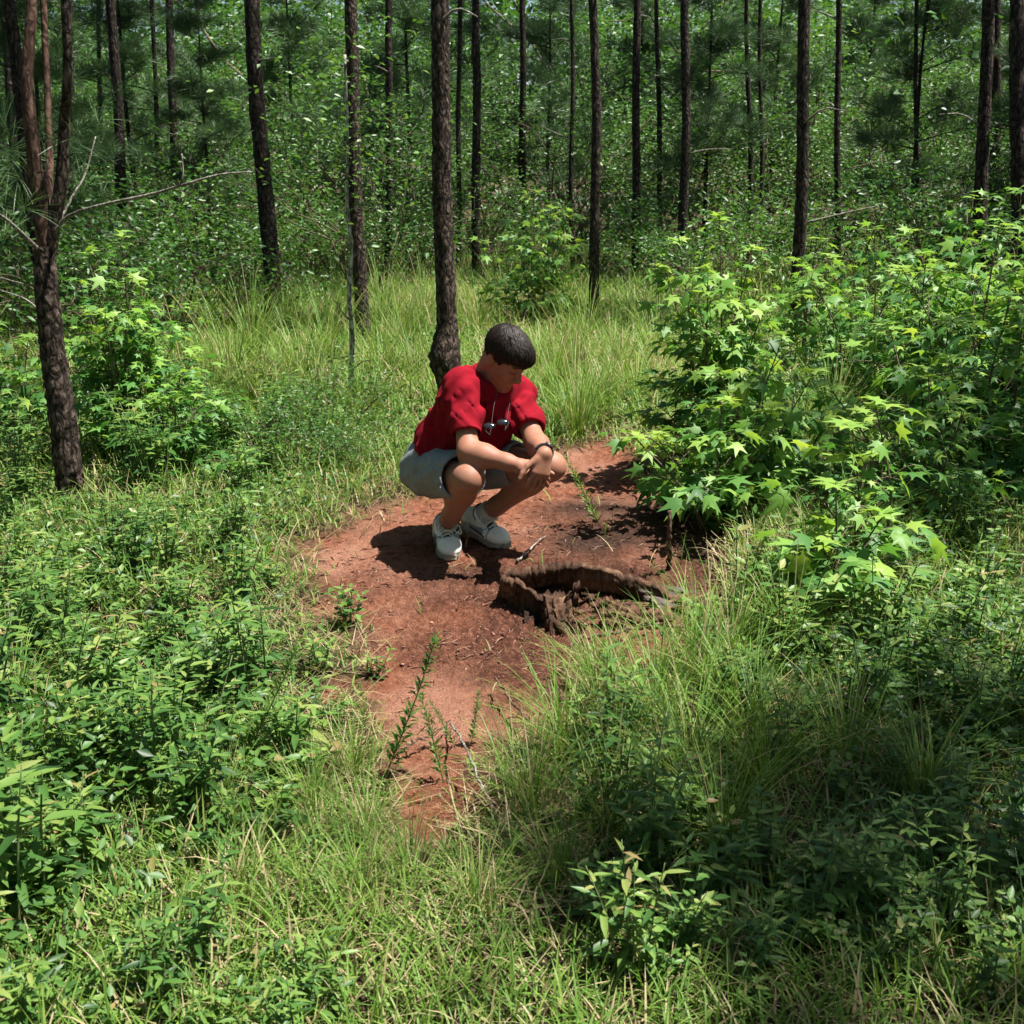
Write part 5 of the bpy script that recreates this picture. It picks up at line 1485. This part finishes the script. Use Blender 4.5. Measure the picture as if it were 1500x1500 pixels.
def build_stuff():
    r = np.random.default_rng(66)
    # --- grass
    n = 170000
    d = r.uniform(1.5, 15, n); a = r.uniform(-.62, .62, n)
    x, y = d * np.sin(a), d * np.cos(a)
    m = clay_mask(x, y)
    keep = r.uniform(size=n) > np.clip(m * 1.02, 0, .988)
    x, y, d, m = x[keep], y[keep], d[keep], m[keep]; n = len(x)
    patch = waves(x, y, 71, 1.6) + .6 * waves(x, y, 72, 4)
    tall = np.clip((y - 5.4) / 1.6, 0, 1) * np.clip((x + 2.9) / .8, 0, 1) * np.clip((3.2 - x) / 1.0, 0, 1)
    edge = np.clip((m - .01) * 4, 0, 1)
    L = (.11 + .05 * np.clip(patch, -1, 1.5) + .17 * tall) * r.uniform(.45, 1.6, n) * (1 - .45 * edge)
    dry = (r.uniform(size=n) < .2 + .35 * edge) * .42
    tint = np.clip(.42 + .10 * patch + .10 * tall + r.normal(0, .13, n) + dry, 0, 1)
    B = Batch()
    P = np.stack([x, y, ground_z(x, y) - .005], 1)
    nearm = d < 6
    for sel, sg in ((nearm, 4), (~nearm, 3)):
        k = int(sel.sum())
        put_blades(B, P[sel], r.uniform(0, 6.28, k), L[sel], (.0045 + .0028 * tall[sel] + .0004 * d[sel]) * r.uniform(.6, 1.3, k), np.abs(r.normal(.25, .3, k)), r.uniform(.2, 1.7, k) + .5 * tall[sel], sg, tint[sel])
    tag(link('grass', B.mesh('grass', M['grass'])), 'mixed short and tall green grass covering the clearing', 'grass', None, 'stuff')
    # --- grass of the far side of the clearing, running in under the trees
    n = 42000
    d = r.uniform(12, 28, n); a = r.uniform(-.6, .6, n); x, y = d * np.sin(a), d * np.cos(a)
    B = Batch(); pt = waves(x, y, 81, .8)
    put_blades(B, np.stack([x, y, ground_z(x, y) - .01], 1), r.uniform(0, 6.28, n), (.34 + .12 * pt) * r.uniform(.5, 1.4, n), .015 * r.uniform(.6, 1.3, n), np.abs(r.normal(.2, .3, n)), r.uniform(.2, 1.4, n), 3, np.clip(.38 + .1 * pt + r.normal(0, .14, n) + (r.uniform(size=n) < .1) * .4, 0, 1))
    tag(link('woodland_grass', B.mesh('woodland_grass', M['grass'])), 'coarse grass running in under the pines behind the meadow', 'grass', None, 'stuff')
    # --- the same short grass carried on to both sides
    n = 46000
    d = r.uniform(1.0, 11, n); a = r.uniform(.6, 1.25, n) * r.choice([-1, 1], n); x, y = d * np.sin(a), d * np.cos(a)
    B = Batch(); pt = waves(x, y, 71, 1.6)
    put_blades(B, np.stack([x, y, ground_z(x, y) - .005], 1), r.uniform(0, 6.28, n), (.15 + .05 * pt) * r.uniform(.5, 1.5, n), .009 * r.uniform(.6, 1.3, n), np.abs(r.normal(.25, .3, n)), r.uniform(.2, 1.6, n), 3, np.clip(.42 + .1 * pt + r.normal(0, .13, n) + (r.uniform(size=n) < .2) * .42, 0, 1))
    tag(link('side_grass', B.mesh('side_grass', M['grass'])), 'short green grass at both outer sides of the clearing', 'grass', None, 'stuff')
    # --- dead thatch lying between the green, thickest where grass meets bare earth
    n = 60000
    d = r.uniform(1.5, 9, n); a = r.uniform(-.6, .6, n); x, y = d * np.sin(a), d * np.cos(a)
    m = clay_mask(x, y); e = np.exp(-((m - .15) / .3) ** 2) * (poly_sd(x, y, CLAY) > -.45)
    keep = (m < .75) & (r.uniform(size=n) < np.maximum(.22, e)) & (r.uniform(size=n) > m * .9); x, y = x[keep], y[keep]; n = len(x)
    B = Batch()
    put_blades(B, np.stack([x, y, ground_z(x, y) + r.uniform(0, .03, n)], 1), r.uniform(0, 6.28, n), r.uniform(.05, .2, n), r.uniform(.0018, .004, n), r.uniform(1.0, 1.65, n), r.normal(0, .4, n), 2, np.clip(.88 + r.normal(0, .1, n), .76, 1))
    tag(link('dead_thatch', B.mesh('dead_thatch', M['grass'])), 'dry straw-coloured thatch lying between the green grass and bare earth', 'grass', None, 'stuff')
    # --- small-leaved ground cover
    n = 190000
    d = r.uniform(1.5, 13, n); a = r.uniform(-.62, .62, n); x, y = d * np.sin(a), d * np.cos(a)
    m = clay_mask(x, y)
    left = np.clip((-x - .55 - .05 * waves(x, y, 75, 6)) / .5, 0, 1) * np.clip((7.2 - y) / 1.5, 0, 1)
    right = np.clip((x - .75) / .5, 0, 1)
    far = np.clip((y - 5.6) / 2, 0, 1) * .4 * np.clip(waves(x, y, 79, 1.3) + .5, 0, 1.6)
    w = np.maximum(np.maximum(left, right), far) * (.55 + .45 * np.clip(waves(x, y, 76, 3.2) + .3, 0, 1)) * (m < .12)
    keep = r.uniform(size=n) < w
    x, y = x[keep], y[keep]; n = len(x)
    hz = (.05 + .09 * np.clip(waves(x, y, 77, 2.4) + .4, 0, 1.4)) * (1 + .9 * np.clip((x - 1.0) / .6, 0, 1) + .4 * np.clip((y - 8) / 3, 0, 1))
    P = np.stack([x, y, ground_z(x, y) + hz * r.uniform(.05, 1.35, n)], 1)
    D, N = rand_dirs(r, n, .9, 1.2)
    B = Batch(); tint = np.clip(.40 + .12 * waves(x, y, 78, 2.2) + r.normal(0, .24, n), 0, 1); S = r.uniform(.020, .046, n)
    big = r.uniform(size=n) < .3
    put_leaves(B, P[big], D[big], N[big], S[big] * 1.15, tint[big], LANCE)
    put_leaves(B, P[~big], D[~big], N[~big], S[~big], tint[~big], TINY)
    tag(link('ground_cover', B.mesh('ground_cover', M['weed_leaf'])), 'dense small-leaved ground cover under the taller weeds', 'plants', None, 'stuff')
    # --- pine straw, crumbs and clods on the bare earth
    n = 17000
    x = r.uniform(-1.3, 1.5, n); y = r.uniform(2.2, 6.0, n); m = clay_mask(x, y)
    c = np.hypot((x - .15) / .8, (y - 4.1) / .75)
    keep = (m > .25) & (r.uniform(size=n) < np.clip(1.25 - .75 * c, .10, 1))
    x, y = x[keep], y[keep]; n = len(x)
    B = Batch(); P = np.stack([x, y, ground_z(x, y) + r.uniform(.0, .005, n)], 1)
    az = r.uniform(0, 6.28, n); Dv = np.stack([np.cos(az), np.sin(az), r.normal(0, .05, n)], 1)
    ln = r.uniform(.02, .075, n)
    put_leaves(B, P - Dv * ln[:, None] * .5, Dv, np.tile([0, 0, 1.0], (n, 1)) + r.normal(0, .15, (n, 3)), ln, r.uniform(0, 1, n), tiny_leaf(.04))
    ms = leaf_mat('pine_straw', [(0, (.13, .06, .04)), (.35, (.30, .16, .105)), (1, (.46, .32, .23))], .05, .7, 1.0)
    tag(link('pine_straw', B.mesh('pine_straw', ms)), 'rusty fallen pine needles scattered over the bare red earth', 'litter', None, 'stuff')
    n = 16000
    x = r.uniform(-1.2, 1.4, n); y = r.uniform(2.2, 5.8, n); m = clay_mask(x, y); c = np.hypot((x - .1) / .75, (y - 3.95) / .6)
    keep = (m > .5) & (r.uniform(size=n) < np.clip(1.2 - .85 * c, .06, 1)); x, y = x[keep], y[keep]; n = len(x)
    ico = np.array([[0, 0, 1], [.9, 0, .2], [.3, .85, .15], [-.72, .5, .2], [-.7, -.55, .15], [.3, -.85, .2], [0, 0, -.6]])
    fc = np.array([[0, 1, 2], [0, 2, 3], [0, 3, 4], [0, 4, 5], [0, 5, 1], [6, 2, 1], [6, 3, 2], [6, 4, 3], [6, 5, 4], [6, 1, 5]])
    s = .003 + .008 * r.uniform(size=n) ** 3
    V = ico[None] * s[:, None, None] * r.uniform(.45, 1.5, (n, 7, 3)) * np.array([1, 1, .6]); an = r.uniform(0, 6.28, n)
    V = np.stack([V[..., 0] * np.cos(an)[:, None] - V[..., 1] * np.sin(an)[:, None], V[..., 0] * np.sin(an)[:, None] + V[..., 1] * np.cos(an)[:, None], V[..., 2]], -1)
    V += np.stack([x, y, ground_z(x, y) + s * .2], 1)[:, None]
    B = Batch(); B.add(V.reshape(-1, 3), (fc[None] + (np.arange(n) * 7)[:, None, None]).reshape(-1, 3), None, np.repeat(r.uniform(0, 1, n), 7))
    m_, nt, p, out = new_mat('clay_clods'); rp = ramp(nt, [(0, (.08, .03, .02)), (.6, (.20, .08, .05)), (1, (.32, .16, .11))]); nt.links.new(attr(nt, 'tint').outputs['Fac'], rp.inputs[0]); nt.links.new(rp.outputs[0], p.inputs['Base Color']); p.inputs['Roughness'].default_value = .95
    tag(link('clay_clods', B.mesh('clay_clods', m_)), 'loose crumbs of red clay around the stump', 'soil', None, 'stuff')

build_saplings()
build_shrubs_mid()
build_weeds()
build_tussocks()
build_stuff()
build_man()
